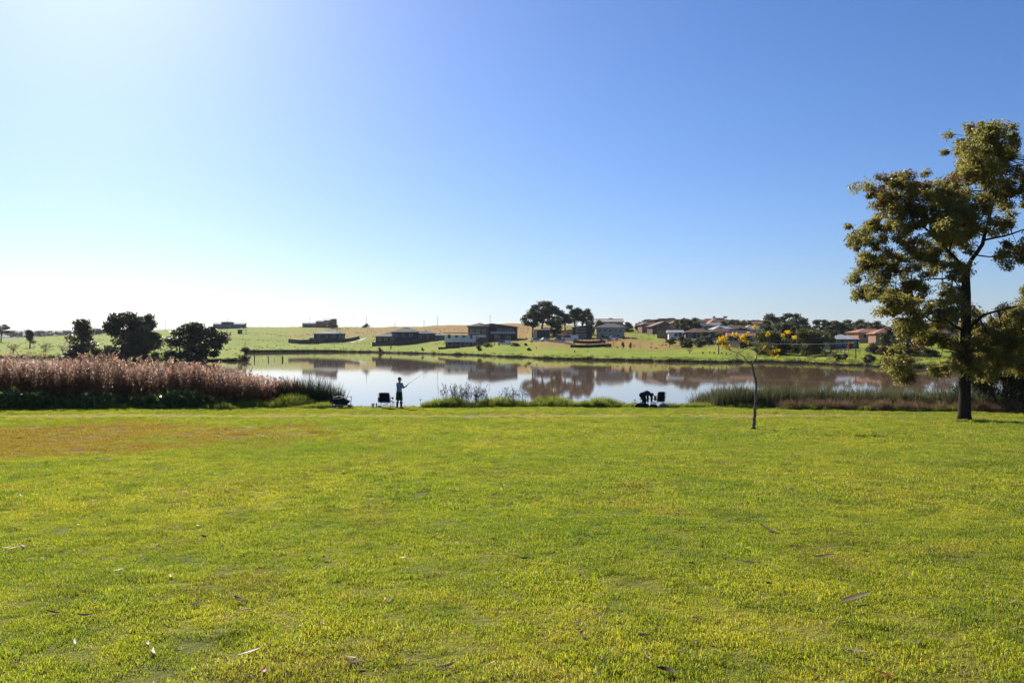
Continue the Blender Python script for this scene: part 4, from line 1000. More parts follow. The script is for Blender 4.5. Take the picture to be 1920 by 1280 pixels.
def roof_mesh(kind, w, d, rh, eave, z0, skew=0.0):
    mb = MB(); W, Dp = w / 2 + eave, d / 2 + eave; th = .18
    low = [(-W, -Dp, z0 - th), (W, -Dp, z0 - th), (W, Dp, z0 - th), (-W, Dp, z0 - th)]; up = [(x, y, z0) for x, y, z in low]
    side = [(0, 1, 5, 4), (1, 2, 6, 5), (2, 3, 7, 6), (3, 0, 4, 7), (3, 2, 1, 0)]
    if kind == 'hip':
        if w >= d: r1, r2 = (-(W - Dp), 0, z0 + rh), (W - Dp, 0, z0 + rh)
        else: r1, r2 = (0, -(Dp - W), z0 + rh), (0, Dp - W, z0 + rh)
        if w >= d: top = [(4, 5, 9, 8), (5, 6, 9), (6, 7, 8, 9), (7, 4, 8)]
        else: top = [(4, 5, 8), (5, 6, 9, 8), (6, 7, 9), (7, 4, 8, 9)]
        mb.add(low + up + [r1, r2], side + top)
        return mb, (r1, r2)
    if kind == 'gable':        # ridge along x
        r1, r2 = (-W, 0, z0 + rh), (W, 0, z0 + rh)
        mb.add(low + up + [r1, r2], side + [(4, 5, 9, 8), (6, 7, 8, 9), (5, 6, 9), (7, 4, 8)]); return mb, (r1, r2)
    if kind == 'gable_front':  # ridge along y, gable faces the lake
        r1, r2 = (0, -Dp, z0 + rh), (0, Dp, z0 + rh)
        mb.add(low + up + [r1, r2], side + [(4, 5, 8), (5, 6, 9, 8), (6, 7, 9), (7, 4, 8, 9)]); return mb, (r1, r2)
    if kind == 'skillion':     # slopes up to the right
        lo2 = [(x, y, z - th + (rh if x > 0 else 0)) for x, y, z in up]; up2 = [(x, y, z + (rh if x > 0 else 0)) for x, y, z in up]
        mb.add(lo2 + up2, side + [(4, 5, 6, 7)]); return mb, None
    mb.box((0, 0, z0 + .05), (2 * W, 2 * Dp, .3)); return mb, None
def add_block(t, x, y, w, d, h, roof, rh, wall, rmat, eave=.5, wins=(), swins=(), z0=0.0, ridge=None, door=None, below=1.6, posts=None):
    """a wall block with its roof; wins are (x, z, w, h) on the lake side, swins on the right-hand side"""
    mb = MB(); mb.box((x, y, (h + z0 - below) / 2 + z0 / 2 if z0 else (h - below) / 2), (w, d, h + (below if not z0 else 0)))
    if roof == 'skillion':     # wall follows the slope
        mb = MB(); b0 = z0 - (below if not z0 else 0)
        mb.add([(x - w / 2, y - d / 2, b0), (x + w / 2, y - d / 2, b0), (x + w / 2, y + d / 2, b0), (x - w / 2, y + d / 2, b0),
                (x - w / 2, y - d / 2, z0 + h), (x + w / 2, y - d / 2, z0 + h + rh), (x + w / 2, y + d / 2, z0 + h + rh), (x - w / 2, y + d / 2, z0 + h)],
               [(3, 2, 1, 0), (4, 5, 6, 7), (0, 1, 5, 4), (1, 2, 6, 5), (2, 3, 7, 6), (3, 0, 4, 7)])
    mb.build('wall', MAT[wall], t)
    rm, rd = roof_mesh(roof, w, d, rh, eave, z0 + h + .12)
    ro = rm.build('roof', MAT[rmat], t, loc=(x, y, 0))
    if rd and ridge:
        MB().beam(Vector(rd[0]) + Vector((0, 0, .05)), Vector(rd[1]) + Vector((0, 0, .05)), .35, .14).build('ridge_cap', MAT[ridge], ro)  # bright caps are made pale to stand in for glare along the ridges
        if ridge == 'bright_metal':    # pale strip down the hip, put in for the sun's glint
            a = Vector(rd[1]); b = Vector((w / 2 + eave, -d / 2 - eave, z0 + h + .12)) if roof == 'hip' else Vector((rd[1][0], -d / 2, z0 + h + .3))
            MB().beam(a + Vector((0, 0, .08)), b + Vector((0, 0, .08)), .4, .12).build('hip_glint', MAT[ridge], ro)
    fm = MB(); W, Dp = w / 2 + eave, d / 2 + eave
    if roof in ('hip', 'gable', 'gable_front'):
        fm.box((x, y - Dp - .03, z0 + h + .04), (2 * W + .1, .08, .2)); fm.build('gutter', MAT['trim_white' if wall in ('white_wall', 'cream_wall', 'orange_brick') else 'slate_roof'], t)
    for wx, wz, ww, wh in wins:
        wo_ = MB().box((x + wx, y - d / 2 - .03, z0 + wz), (ww + .16, .1, wh + .16)).build('window', MAT['trim_white'], t)
        MB().box((x + wx, y - d / 2 - .07, z0 + wz), (ww, .06, wh)).build('pane', MAT['glass'], wo_)
    for wy, wz, ww, wh in swins:
        wo_ = MB().box((x + w / 2 + .03, y + wy, z0 + wz), (.1, ww + .16, wh + .16)).build('window', MAT['trim_white'], t)
        MB().box((x + w / 2 + .07, y + wy, z0 + wz), (.06, ww, wh)).build('pane', MAT['glass'], wo_)
    if door:
        do = MB().box((x + door, y - d / 2 - .04, z0 + 1.05), (.95, .1, 2.1)).build('door', MAT['dark_timber'], t)
        MB().box((x + door + .36, y - d / 2 - .11, z0 + 1.0), (.05, .06, .14)).build('handle', MAT['steel'], do)
    if posts:                  # verandah: depth, height, number
        dp, ph, n = posts
        for i in range(n):
            MB().box((x - w / 2 + .2 + (w - .4) * i / (n - 1), y - d / 2 - dp, z0 + ph / 2 - .4), (.14, .14, ph + .8)).build('verandah_post', MAT['trim_white'], t)
        q = MB(); q.add([(x - w / 2 - .3, y - d / 2 - dp - .3, z0 + ph), (x + w / 2 + .3, y - d / 2 - dp - .3, z0 + ph), (x + w / 2 + .3, y - d / 2 + .1, z0 + ph + .7), (x - w / 2 - .3, y - d / 2 + .1, z0 + ph + .7),
                    (x - w / 2 - .3, y - d / 2 - dp - .3, z0 + ph + .12), (x + w / 2 + .3, y - d / 2 - dp - .3, z0 + ph + .12), (x + w / 2 + .3, y - d / 2 + .1, z0 + ph + .82), (x - w / 2 - .3, y - d / 2 + .1, z0 + ph + .82)],
                   [(3, 2, 1, 0), (4, 5, 6, 7), (0, 1, 5, 4), (1, 2, 6, 5), (2, 3, 7, 6), (3, 0, 4, 7)]); q.build('verandah_roof', MAT[rmat], t)
def house(label, px, D, rz=0.0, dz=0.0, name='house', cat='house'):
    p = G(px, D); return thing(name, label, cat, p + Vector((0, 0, dz)), rz)
def row(n, w, z, ww, wh): return [(-w / 2 + w * (i + .5) / n, z, ww, wh) for i in range(n)]
R = math.radians
t = house('long low grey farmhouse with raised roof part on the crest', 431, 690, R(8)); add_block(t, 0, 0, 25, 9, 2.7, 'gable', 1.5, 'grey_wall', 'slate_roof', .5, row(5, 24, 1.6, 1.6, 1.2)); add_block(t, -2, 1, 9, 7, 4.6, 'hip', 1.0, 'grey_wall', 'slate_roof', .4)
t = house('small open farm shelter on posts below the crest', 454, 590, 0, name='shelter', cat='shelter'); add_block(t, -1.6, 0, 2.2, 3, 2.6, 'flat', .2, 'charcoal_wall', 'metal_roof', .1); MB().box((1.2, 0, 2.7), (3.6, 3.2, .2)).build('canopy', MAT['metal_roof'], t)
for x, y in ((.9, -1.4), (2.7, -1.4), (2.7, 1.4)): MB().box((x, y, 1.0), (.16, .16, 3.2)).build('post', MAT['dark_timber'], t)
t = house('red brick house with rooftop sunshade on the crest', 604, 680, R(-6)); add_block(t, 2, 0, 12, 8, 4.2, 'gable', 1.3, 'red_brick', 'slate_roof', .4, row(4, 11, 2.4, 1.3, 1.4)); add_block(t, -10, 1, 12, 7, 2.6, 'gable', 1.2, 'grey_wall', 'slate_roof', .4, row(3, 11, 1.5, 1.4, 1.1)); MB().box((4, 0, 6.6), (6, 3, .15)).build('sunshade', MAT['slate_roof'], t)
for x in (1.4, 6.6): MB().box((x, 0, 5.7), (.15, .15, 1.8)).build('post', MAT['steel'], t)
t = house('dark grey hip-roofed house dug into the green slope', 618, 482, R(-12), -.2); add_block(t, 0, 0, 15, 10, 5.0, 'hip', 1.9, 'charcoal_wall', 'metal_roof', .5, row(3, 14, 3.4, 1.6, 1.2), row(2, 9, 3.2, 1.6, 1.2), ridge='bright_metal'); add_block(t, -4, -6.6, 9, 4, 2.3, 'flat', .2, 'charcoal_wall', 'metal_roof', .3, row(2, 8, 1.2, 2, 1.4))
t = house('long dark house of stepped hip roofs with pale strips for sun glints', 762, 432, R(-10), -.2); add_block(t, 0, 0, 13, 10, 5.2, 'hip', 2.3, 'charcoal_wall', 'metal_roof', .5, row(3, 12, 3.6, 1.6, 1.2), ridge='bright_metal'); add_block(t, -8.5, -4, 11, 8, 2.9, 'hip', 1.8, 'charcoal_wall', 'metal_roof', .6, row(3, 10, 1.6, 1.5, 1.2), ridge='bright_metal'); add_block(t, 10.2, 2, 8, 9, 4.4, 'hip', 1.9, 'charcoal_wall', 'metal_roof', .5, row(2, 8, 2.9, 1.5, 1.2), ridge='bright_metal'); add_block(t, 17, 4, 7, 8, 3.4, 'hip', 1.3, 'grey_wall', 'metal_roof', .5, row(2, 7, 1.9, 1.4, 1.2), ridge='bright_metal')
t = house('white flat-roofed modern house over a dark lower storey', 866, 352, R(-6), -.2); add_block(t, 1, 0, 14.5, 9, 2.4, 'flat', .2, 'dark_brick', 'slate_roof', .0, row(4, 14, 1.2, 1.9, 1.7), posts=None); add_block(t, 0, -.6, 13.2, 8.4, 2.9, 'flat', .2, 'white_wall', 'pale_roof', .55, [(-4.6, 1.6, 1.2, 1.5), (-1.4, 1.6, 1.3, .9), (1.6, 1.6, 1.3, .9), (4.8, 1.5, 1.0, 1.7)], z0=2.45); MB().box((8.6, -1, 3.6), (4.4, 5, .2)).build('deck', MAT['grey_timber'], t); MB().box((8.6, -3.4, 4.2), (4.4, .08, 1.0)).build('balustrade', MAT['trim_white'], t)
t = house('two-storey charcoal house with wide low gables and long window band', 925, 372, R(-5), -.2); add_block(t, 0, 0, 21, 10, 6.2, 'gable_front', 1.5, 'charcoal_wall', 'metal_roof', .7, [(3.5, 4.6, 2.2, 1.5), (6.2, 4.6, 2.2, 1.5), (8.8, 4.6, 1.6, 1.5), (-7, 4.4, 1.5, 1.2)] + row(4, 19, 1.6, 2.2, 1.8), ridge='bright_metal'); add_block(t, -6, -2.2, 9, 9, 6.5, 'hip', 1.5, 'dark_brick', 'metal_roof', .6, row(3, 8, 4.4, 1.3, 1.2), ridge='bright_metal'); MB().box((5, -5.9, 3.1), (11, 1.7, .22)).build('balcony', MAT['slate_roof'], t); MB().box((5, -6.7, 3.7), (11, .08, .9)).build('balustrade', MAT['steel'], t)
t = house('dark box shed with pale end frame and bright roof edge', 1016, 345, R(-4), 0, 'shed', 'shed'); add_block(t, 0, 0, 6.6, 5, 3.4, 'flat', .2, 'charcoal_wall', 'bright_metal', .12); MB().box((-2.55, -2.56, 1.6), (1.3, .1, 3.2)).build('roller_door', MAT['cream_wall'], t)
t = house('brick and charcoal house with upswept skillion roof', 1084, 320, R(-5), -.2); add_block(t, 1.6, 0, 7.4, 9, 4.2, 'skillion', 1.3, 'charcoal_wall', 'slate_roof', .6, [(-.5, 3.4, 3.6, 1.5), (-.5, 1.2, 3.6, 1.3)], row(3, 8, 2.5, .9, 2.6)); add_block(t, -3.9, -.4, 4.2, 8, 3.1, 'skillion', .5, 'orange_brick', 'slate_roof', .5, [(.2, 1.6, 1.2, 1.6)]); MB().tube([(-.6, 1, 4.4), (-.6, 1, 6.3)], .28, 8).build('flue', MAT['bright_metal'], t)
t = house('pale two-storey house with grey hip roof and white windows', 1145, 322, R(-8), -.1); add_block(t, 0, 0, 10.6, 9, 3.9, 'hip', 1.7, 'cream_wall', 'slate_roof', .7, row(5, 10, 2.7, 1.1, 1.2) + row(3, 9, .8, 1.2, 1.0), row(3, 8, 2.7, 1.1, 1.2), ridge='slate_roof')
for args in [
 ('big house with broad brown tiled roof among village trees', 1242, 412, 5, 11, 9, 2.9, 'hip', 2.4, 'cream_wall', 'brown_tile', 4),
 ('dark gabled cottage in front of the broad brown roof', 1240, 370, 10, 9, 7, 2.6, 'gable_front', 1.9, 'dark_brick', 'brown_tile', 2),
 ('low brown gabled house at the green rise left of the big olive trees', 1251, 318, -15, 6, 6, 2.3, 'gable_front', 1.5, 'red_brick', 'brown_tile', 2),
 ('small grey-roofed white outbuilding below the brown gables', 1266, 305, -5, 4.2, 4, 2.0, 'gable', .8, 'white_wall', 'pale_roof', 1),
 ('brown hip-roofed bungalow under the big olive trees', 1308, 292, -8, 7.4, 7, 2.2, 'hip', 1.5, 'dark_brick', 'brown_tile', 3),
 ('orange brick house with pale hip roof high in the village', 1338, 392, 8, 9.2, 8, 2.6, 'hip', 1.7, 'orange_brick', 'cream_tile', 3),
 ('grey-blue weatherboard house in mid village', 1352, 325, 5, 6.0, 6, 2.6, 'hip', 1.3, 'blue_wall', 'pale_roof', 2),
 ('long blue shed below the yellow blossoms', 1372, 292, 3, 11.0, 5, 2.2, 'gable', .9, 'blue_wall', 'slate_roof', 3),
 ('low house with long reddish roof behind the sapling fork', 1391, 275, -4, 7.6, 6, 2.0, 'gable', 1.2, 'dark_brick', 'terracotta_tile', 3),
 ('house with broad cream tiled roof behind the blossoms', 1411, 350, 6, 8.6, 8, 2.4, 'hip', 1.9, 'white_wall', 'cream_tile', 3),
 ('brown-roofed house peeping over the cream roof', 1394, 430, -5, 8.0, 7, 2.6, 'hip', 1.6, 'red_brick', 'brown_tile', 2),
 ('rust-roofed house high behind the verandah house', 1305, 420, 0, 8.0, 7, 3.6, 'hip', 1.6, 'red_brick', 'brown_tile', 2),
 ('house with pale roof behind the dark gum group', 1142, 420, 0, 11.0, 8, 3.8, 'gable', 1.3, 'cream_wall', 'cream_tile', 3),
 ('terracotta-roofed orange brick house right of the white roof', 1628, 290, 6, 9.6, 8, 2.7, 'hip', 1.2, 'orange_brick', 'terracotta_tile', 3),
 ('grey-roofed house seen through the gum tree crown', 1717, 296, 0, 8.0, 7, 2.5, 'hip', 1.2, 'red_brick', 'slate_roof', 3),
 ('terracotta hip-roofed house on the skyline left of the pointed conifer', 1328, 450, 0, 9.0, 7, 3.0, 'hip', 1.7, 'orange_brick', 'terracotta_tile', 3),
 ('red brick house with brown gable beside the big olive trees', 1268, 372, 12, 8.0, 7, 3.0, 'gable_front', 1.8, 'red_brick', 'brown_tile', 2),
 ('pale rendered house with terracotta roof in mid village', 1290, 400, -6, 9.0, 7, 3.0, 'hip', 1.6, 'cream_wall', 'terracotta_tile', 3),
 ('brown roofed brick house on the left village rise', 1218, 395, 8, 8.0, 7, 2.8, 'hip', 1.6, 'red_brick', 'brown_tile', 3),
 ('white walled house with brown roof right above the reddish roof', 1378, 345, -4, 8.0, 7, 2.6, 'hip', 1.6, 'white_wall', 'brown_tile', 3),
 ('orange brick house on the skyline behind the cream roof', 1420, 440, 5, 8.5, 7, 3.2, 'gable', 1.5, 'orange_brick', 'terracotta_tile', 3),
 ('terracotta-roofed house behind the garden shrubs right of the pole', 1668, 262, -5, 9.0, 7, 2.6, 'hip', 1.5, 'red_brick', 'terracotta_tile', 3),
 ('cream house with brown roof at the top of the village behind the broad brown roof', 1258, 455, 4, 9.0, 7, 3.4, 'hip', 1.8, 'cream_wall', 'brown_tile', 3),
 ('orange brick house with brown gable high behind the big olive trees', 1282, 440, -8, 9.0, 7, 3.4, 'gable_front', 1.9, 'orange_brick', 'brown_tile', 2),
 ('pale house with terracotta roof high left of the bright green tree', 1348, 440, 6, 9.0, 7, 3.4, 'hip', 1.8, 'cream_wall', 'terracotta_tile', 3),
 ('low brick house with brown roof between white shed and blue shed', 1350, 290, -6, 6.0, 6, 2.4, 'hip', 1.4, 'red_brick', 'brown_tile', 2),
 ('brown roofed house above the terracotta one right of the white roof', 1650, 330, 4, 9.0, 7, 3.0, 'hip', 1.6, 'cream_wall', 'brown_tile', 3),
 ('brown-roofed house half hidden right of the gum trunk', 1760, 280, 0, 9.0, 7, 2.5, 'hip', 1.5, 'cream_wall', 'brown_tile', 3)]:
    lab, px, D, rz, w_, d_, h_, rf, rh, wl, rm_, nw = args
    w_ *= 1.2; h_ *= 1.12; rh *= 1.1
    t = house(lab, px, D, R(rz), .5); add_block(t, 0, 0, w_, d_, h_, rf, rh, wl, rm_, .55, row(nw, w_ * .92, h_ * .58, 1.2, 1.15), row(2, d_ * .8, h_ * .58, 1.1, 1.1), door=w_ * .5 - .9 if w_ > 5 else None, ridge=rm_)
t = house('two-storey verandah house with slim white posts in mid village', 1318, 340, R(4), -.1); add_block(t, 0, 0, 8.0, 7, 4.3, 'hip', 1.4, 'grey_wall', 'slate_roof', .5, row(4, 7.5, 3.5, .9, 1.1) + row(4, 7.5, 1.3, 1.0, 1.6), posts=(1.6, 2.5, 7))
t = house('tiny bright white gabled shed in the village', 1332, 283, R(-20), -.1, 'shed', 'shed'); add_block(t, 0, 0, 2.5, 3.2, 1.9, 'gable_front', .7, 'white_wall', 'pale_roof', .12, door=.2)
t = house('white-roofed house with dark blue wall behind the cypress', 1568, 236, R(3), -.1); add_block(t, 0, 0, 9.4, 8, 2.4, 'hip', 1.6, 'blue_wall', 'pale_roof', .5, row(4, 8.6, 1.4, 1.2, 1.2), ridge='pale_roof'); add_block(t, -5.6, -5, 2.2, 3, 2.0, 'flat', .1, 'white_wall', 'pale_roof', .2)

# ------------------------------------------------------------------ walls, fences, poles, cables
def fence(name, label, pts, h, spacing, mat, rails, cat='fence', pw=.14, panel=None):
    """posts as parts along a line of (px, D); rails run post to post; panel adds boards between posts"""
    P = [G(*q) for q in pts]; base = P[0].copy(); t = thing(name, label, cat, base)
    post_me = MB().box((0, 0, h / 2 - .2), (pw, pw, h + .4)).mesh('post'); post_me.materials.append(MAT[mat])
    tops = []
    for a, b, (pa, da), (pb, db) in zip(P[:-1], P[1:], pts[:-1], pts[1:]):
        n = max(1, int((b - a).length / spacing))
        for i in range(n): 
            q = G(pa + (pb - pa) * i / n, da + (db - da) * i / n); tops.append(q)
    tops.append(P[-1])
    for q in tops:
        o = link(bpy.data.objects.new('post', post_me), t); o.location = q - base
    for a, b in zip(tops[:-1], tops[1:]):
        for rz_, th in rails:
            MB().beam(a - base + Vector((0, 0, rz_)), b - base + Vector((0, 0, rz_)), th * .6, th).build('rail', MAT[mat], t)
        if panel:
            MB().beam(a - base + Vector((0, .05, h / 2 - .2)), b - base + Vector((0, .05, h / 2 - .2)), .06, h + .4).build('panel', MAT[panel], t)
    return t
fence('paddock_fence', 'post and rail fence crossing the left paddock', [(-20, 640), (60, 640), (130, 640), (200, 610)], 1.5, 9, 'dark_timber', [(1.3, .16), (.7, .16)])
fence('pasture_fence', 'wire fence with thin posts along the slope below the open shelter', [(432, 520), (520, 500), (600, 462), (655, 436), (684, 424)], 1.4, 7, 'grey_timber', [(1.2, .05), (.7, .05)])
fence('pasture_fence', 'upper dark fence from the shelter down to the dug-in house', [(408, 590), (450, 588), (500, 570), (545, 530)], 1.3, 9, 'dark_timber', [(1.1, .09)])
fence('board_fence', 'dark board fence stepping left of the dug-in house', [(541, 488), (562, 470), (598, 468)], 2.3, 3.2, 'charcoal_wall', [], panel='charcoal_wall')
fence('board_fence', 'dark board fence right of the dug-in house beside the pale drive', [(640, 470), (658, 478), (674, 492)], 1.9, 3.2, 'charcoal_wall', [], panel='charcoal_wall')
fence('board_fence', 'dark board fence before the long stepped house', [(698, 418), (745, 402)], 2.0, 3.2, 'charcoal_wall', [], panel='charcoal_wall')
fence('board_fence', 'long dark board fence rising right from the stepped house corner', [(745, 402), (775, 408), (803, 424)], 2.3, 3.2, 'charcoal_wall', [], panel='charcoal_wall')
fence('retaining_wall', 'dark retaining wall stepping down the building plot', [(1028, 300), (1055, 284), (1078, 268)], 1.0, 4, 'earth', [], 'wall', panel='earth')  # dark panels stand in for the shadowed ground of the plot
fence('retaining_wall', 'low dark retaining wall at the foot of the building plot', [(1070, 262), (1105, 259), (1146, 262)], .9, 4, 'earth', [], 'wall', panel='earth')
fence('retaining_wall', 'middle retaining wall before the skillion roof house', [(1075, 285), (1110, 281), (1135, 284)], .9, 4, 'earth', [], 'wall', panel='earth')
fence('wire_fence', 'light wire fence with posts across the dry slope', [(1085, 296), (1120, 280), (1150, 268)], 1.3, 3.2, 'grey_timber', [(1.2, .05)])
fence('garden_wall', 'earth bank wall below the white house', [(822, 338), (838, 332), (862, 331)], .9, 4, 'earth', [], 'wall', panel='earth')
fence('balustrade_fence', 'low cream post-and-rail balustrade below the white-roofed house', [(1546, 196), (1568, 194), (1590, 195)], 1.0, 1.0, 'cream_tile', [(.95, .14), (.2, .1)], pw=.22)
fence('village_fence', 'long dark fence running down the slope below the village', [(1266, 300), (1300, 282), (1345, 258), (1385, 246)], 1.4, 3.5, 'dark_timber', [], panel='dark_timber')
for px, D, h, lab in [(449, 196, .9, 'short dark stump post on the spit tip'), (477, 200, 1.15, 'tall old fence post standing in the water'), (503, 200, .95, 'leaning old fence post in the water'), (529.5, 200, .9, 'thick old fence post standing farthest out in the water'), (514, 203, .7, 'thin stake in the water between two old posts')]:
    t = MB().tube([(0, 0, -2.5), (.03, 0, 0), (.06 if 'lean' in lab else .02, .02, h)], [.2, .19, .17] if 'thick' in lab else [.13, .12, .11] if 'thin' not in lab else [.05, .05, .04], 8).build('fence_post', MAT['dark_timber'], loc=((px - 960) / F * D, D, .0 if px > 460 else .5)); tag(t, lab, 'post')
def pole(label, px, D, ytop, arm=1.6, lamp=False, mat='grey_timber', rad=.16):
    p = G(px, D); h = ZH(ytop, D) - p.z; t = thing('power_pole', label, 'pole', p)
    MB().tube([(0, 0, -1), (0, 0, h)], [rad, rad * .7], 8).build('pole', MAT[mat], t)
    if arm: MB().box((0, 0, h - .5), (arm, .14, .16)).build('crossarm', MAT[mat], t); [MB().tube([(x, 0, h - .42), (x, 0, h - .15)], [.06, .05], 6).build('insulator', MAT['trim_white'], t) for x in (-arm * .42, arm * .42)]
    if lamp: MB().box((0, -.5, h - 1.6), (.5, .8, .6)).build('lantern', MAT['steel'], t)
    return p + Vector((0, 0, h))
for a in [('thin pole behind the broad round spit trees', 310, 640, 599), ('tall pole in front of the long grey farmhouse', 426, 560, 597), ('pole at the right end of the long grey farmhouse', 454, 705, 596), ('lone pole left of the brick crest house', 580, 695, 594),
          ('short pole behind the long dark stepped house', 740.5, 640, 606), ('pole above the right part of the stepped house', 795, 660, 600), ('slim pole on the bare crest', 820, 690, 594), ('pole over the two-storey charcoal house', 919, 690, 590.5)]: pole(*a)
pole('mast with lantern standing in the crest bush', 687, 676, 592, 0, True)
pB = pole('wooden pole rising from the lawn shrubs', 1347.5, 198, 636, 1.2); pA = pole('slender grey pole by the right bank', 1604.5, 163, 640, 1.4, rad=.13)
cb = MB(); m = pA.lerp(pB, .45) - Vector((0, 0, 1.4)); cb.tube(bez(pA - Vector((0, 0, .2)), m, pB - Vector((0, 0, .2)), 14), .028, 5)
tag(cb.build('power_cable', MAT['pale_roof']), 'sagging pale cable strung between the two waterside poles', 'cable')
# driveway and a white kerb on the slope
def strip_path(name, label, pts, wd, mat):
    L_pts = [G(*q) + Vector((0, 0, .12)) for q in pts]; mb = MB(); vs_ = []
    for i, q in enumerate(L_pts):
        d = (L_pts[min(i + 1, len(L_pts) - 1)] - L_pts[max(i - 1, 0)]); n_ = Vector((-d.y, d.x, 0)).normalized() * wd / 2; vs_ += [q - n_, q + n_, q - n_ - Vector((0, 0, .5)), q + n_ - Vector((0, 0, .5))]
    fs = []
    for i in range(len(L_pts) - 1):
        a, b = 4 * i, 4 * i + 4; fs += [(a, b, b + 1, a + 1), (a + 2, a, b, b + 2)[::-1], (a + 1, b + 1, b + 3, a + 3)[::-1]]
    mb.add(vs_, fs); tag(mb.build(name, MAT[mat]), label, 'path', kind='structure')
strip_path('driveway', 'pale concrete drive beside the dug-in house', [(685, 500), (676, 485), (668, 470), (660, 458)], 3.0, 'concrete')
strip_path('driveway', 'pale path edge below the dug-in house', [(636, 458), (626, 456), (618, 456)], 2.0, 'concrete')
strip_path('kerb_path', 'pale kerb running down the building plot', [(1030, 302), (1050, 288), (1066, 276)], .8, 'concrete')
strip_path('driveway', 'rough brown track through the building plot', [(1000, 330), (1020, 320), (1040, 308)], 4.0, 'concrete')

# ------------------------------------------------------------------ vehicles
bmat('car_white', (0.72, 0.72, 0.72), (0.66, 0.66, 0.66), rough=.25, spec=.5); bmat('car_grey', (0.16, 0.17, 0.18), rough=.25, spec=.5); bmat('tyre', (0.015, 0.015, 0.016), rough=.8)
def car(label, px, D, rz, body='car_white', kind='car', name='parked_car'):
    p = G(px, D); t = thing(name, label, kind, p, rz)
    L, W = (4.3, 1.75) if kind == 'car' else (5.4, 2.0)
    mb = MB()
    prof = [(-L / 2, .45), (-L / 2 + .05, .78), (-L / 2 + 1.0, .92), (L / 2 - .9, .95), (L / 2 - .05, .85), (L / 2, .5)] if kind == 'car' else [(-L / 2, .5), (-L / 2 + .05, .95), (-L / 2 + 1.2, 1.0), (L / 2 - .1, 1.0), (L / 2, .55)]
    n = len(prof); vs_ = [(x, -W / 2, z) for x, z in prof] + [(x, W / 2, z) for x, z in prof] + [(prof[0][0], -W / 2, .28), (prof[-1][0], -W / 2, .28), (prof[0][0], W / 2, .28), (prof[-1][0], W / 2, .28)]
    fs = [tuple([2 * n] + list(range(n)) + [2 * n + 1]), tuple([2 * n + 3] + list(range(2 * n - 1, n - 1, -1)) + [2 * n + 2])]
    fs += [(i, n + i, n + i + 1, i + 1) for i in range(n - 1)] + [(2 * n, 2 * n + 2, n, 0), (n - 1, 2 * n - 1, 2 * n + 3, 2 * n + 1), (2 * n, 2 * n + 1, 2 * n + 3, 2 * n + 2)]
    mb.add(vs_, fs); mb.build('body', MAT[body], t, bevel=.06)
    c0, c1, zt = (-.95, 1.25, 1.42) if kind == 'car' else (-1.6, .1, 1.75)
    cab = MB(); cab.add([(c0 - .45, -W / 2 + .08, .9), (c1 + .5, -W / 2 + .08, .9), (c1 + .5, W / 2 - .08, .9), (c0 - .45, W / 2 - .08, .9), (c0 + .15, -W / 2 + .22, zt), (c1, -W / 2 + .22, zt), (c1, W / 2 - .22, zt), (c0 + .15, W / 2 - .22, zt)],
                        [(3, 2, 1, 0), (4, 5, 6, 7), (0, 1, 5, 4), (1, 2, 6, 5), (2, 3, 7, 6), (3, 0, 4, 7)]); cab.build('window_band', MAT['glass'], t)
    MB().box(((c0 + c1) / 2 + .08, 0, zt + .02), (c1 - c0 - .1, W - .42, .07)).build('roof', MAT[body], t, bevel=.02)
    if kind != 'car': MB().box((1.45, 0, 1.35), (2.4, 1.95, .75)).build('tray', MAT[body], t, bevel=.03)
    wm = MB().tube([(0, -.1, 0), (0, .1, 0)], .33, 14).mesh('wheel'); wm.materials.append(MAT['tyre']); rm_ = MB().tube([(0, -.11, 0), (0, .11, 0)], .19, 10).mesh('rim'); rm_.materials.append(MAT['steel'])
    for x in (-L / 2 + .8, L / 2 - .85):
        for y in (-W / 2 + .08, W / 2 - .08):
            wo_ = link(bpy.data.objects.new('wheel', wm), t); wo_.location = (x, y, .33); ro_ = link(bpy.data.objects.new('rim', rm_), wo_)
    for y in (-.6, .6): MB().box((-L / 2 - .01, y, .68), (.06, .32, .14)).build('headlight', MAT['trim_white'], t)
    return t
car('white ute parked below the two-storey charcoal house', 945, 318, R(8), 'car_white', 'ute', 'parked_ute')
car('white truck parked before the skillion roof house', 1068, 303, R(4), 'car_white', 'truck', 'parked_truck').scale = (1.15, 1.15, 1.25)
car('pale car at the left end of the building plot', 1022, 309, R(30), 'car_white'); car('white car on the drive of the pale hipped house', 1150, 303, R(12)); car('dark car beside the dry slope before the hipped house', 1134, 300, R(-15), 'car_grey')
car('grey car between the truck and the pale plot car', 1048, 303, R(60), 'car_grey')
car('white car parked behind the hedge bushes', 1003, 318, R(10))

# ------------------------------------------------------------------ people and fishing gear
bmat('skin', (0.36, 0.20, 0.13), (0.30, 0.16, 0.10), scale=8, rough=.55); bmat('shirt_grey', (0.26, 0.30, 0.38), (0.21, 0.24, 0.31), scale=6, rough=.9, bump=.4, bscale=25)
bmat('shorts_olive', (0.040, 0.046, 0.028), scale=6, rough=.9, bump=.4, bscale=20); bmat('cap_dark', (0.030, 0.020, 0.022), scale=6, rough=.85); bmat('boot_dark', (0.018, 0.018, 0.020), scale=8, rough=.5)
bmat('navy_cloth', (0.012, 0.016, 0.040), (0.008, 0.010, 0.024), scale=4, rough=.85, bump=.5, bscale=18); bmat('black_cloth', (0.010, 0.011, 0.012), scale=4, rough=.85, bump=.5, bscale=18)
bmat('navy_jacket', (0.022, 0.022, 0.050), (0.014, 0.014, 0.032), scale=5, rough=.8, bump=.5, bscale=16); bmat('trouser_dark', (0.020, 0.021, 0.026), scale=5, rough=.9, bump=.4, bscale=16); bmat('hair_dark', (0.02, 0.014, 0.010), scale=20, rough=.7)
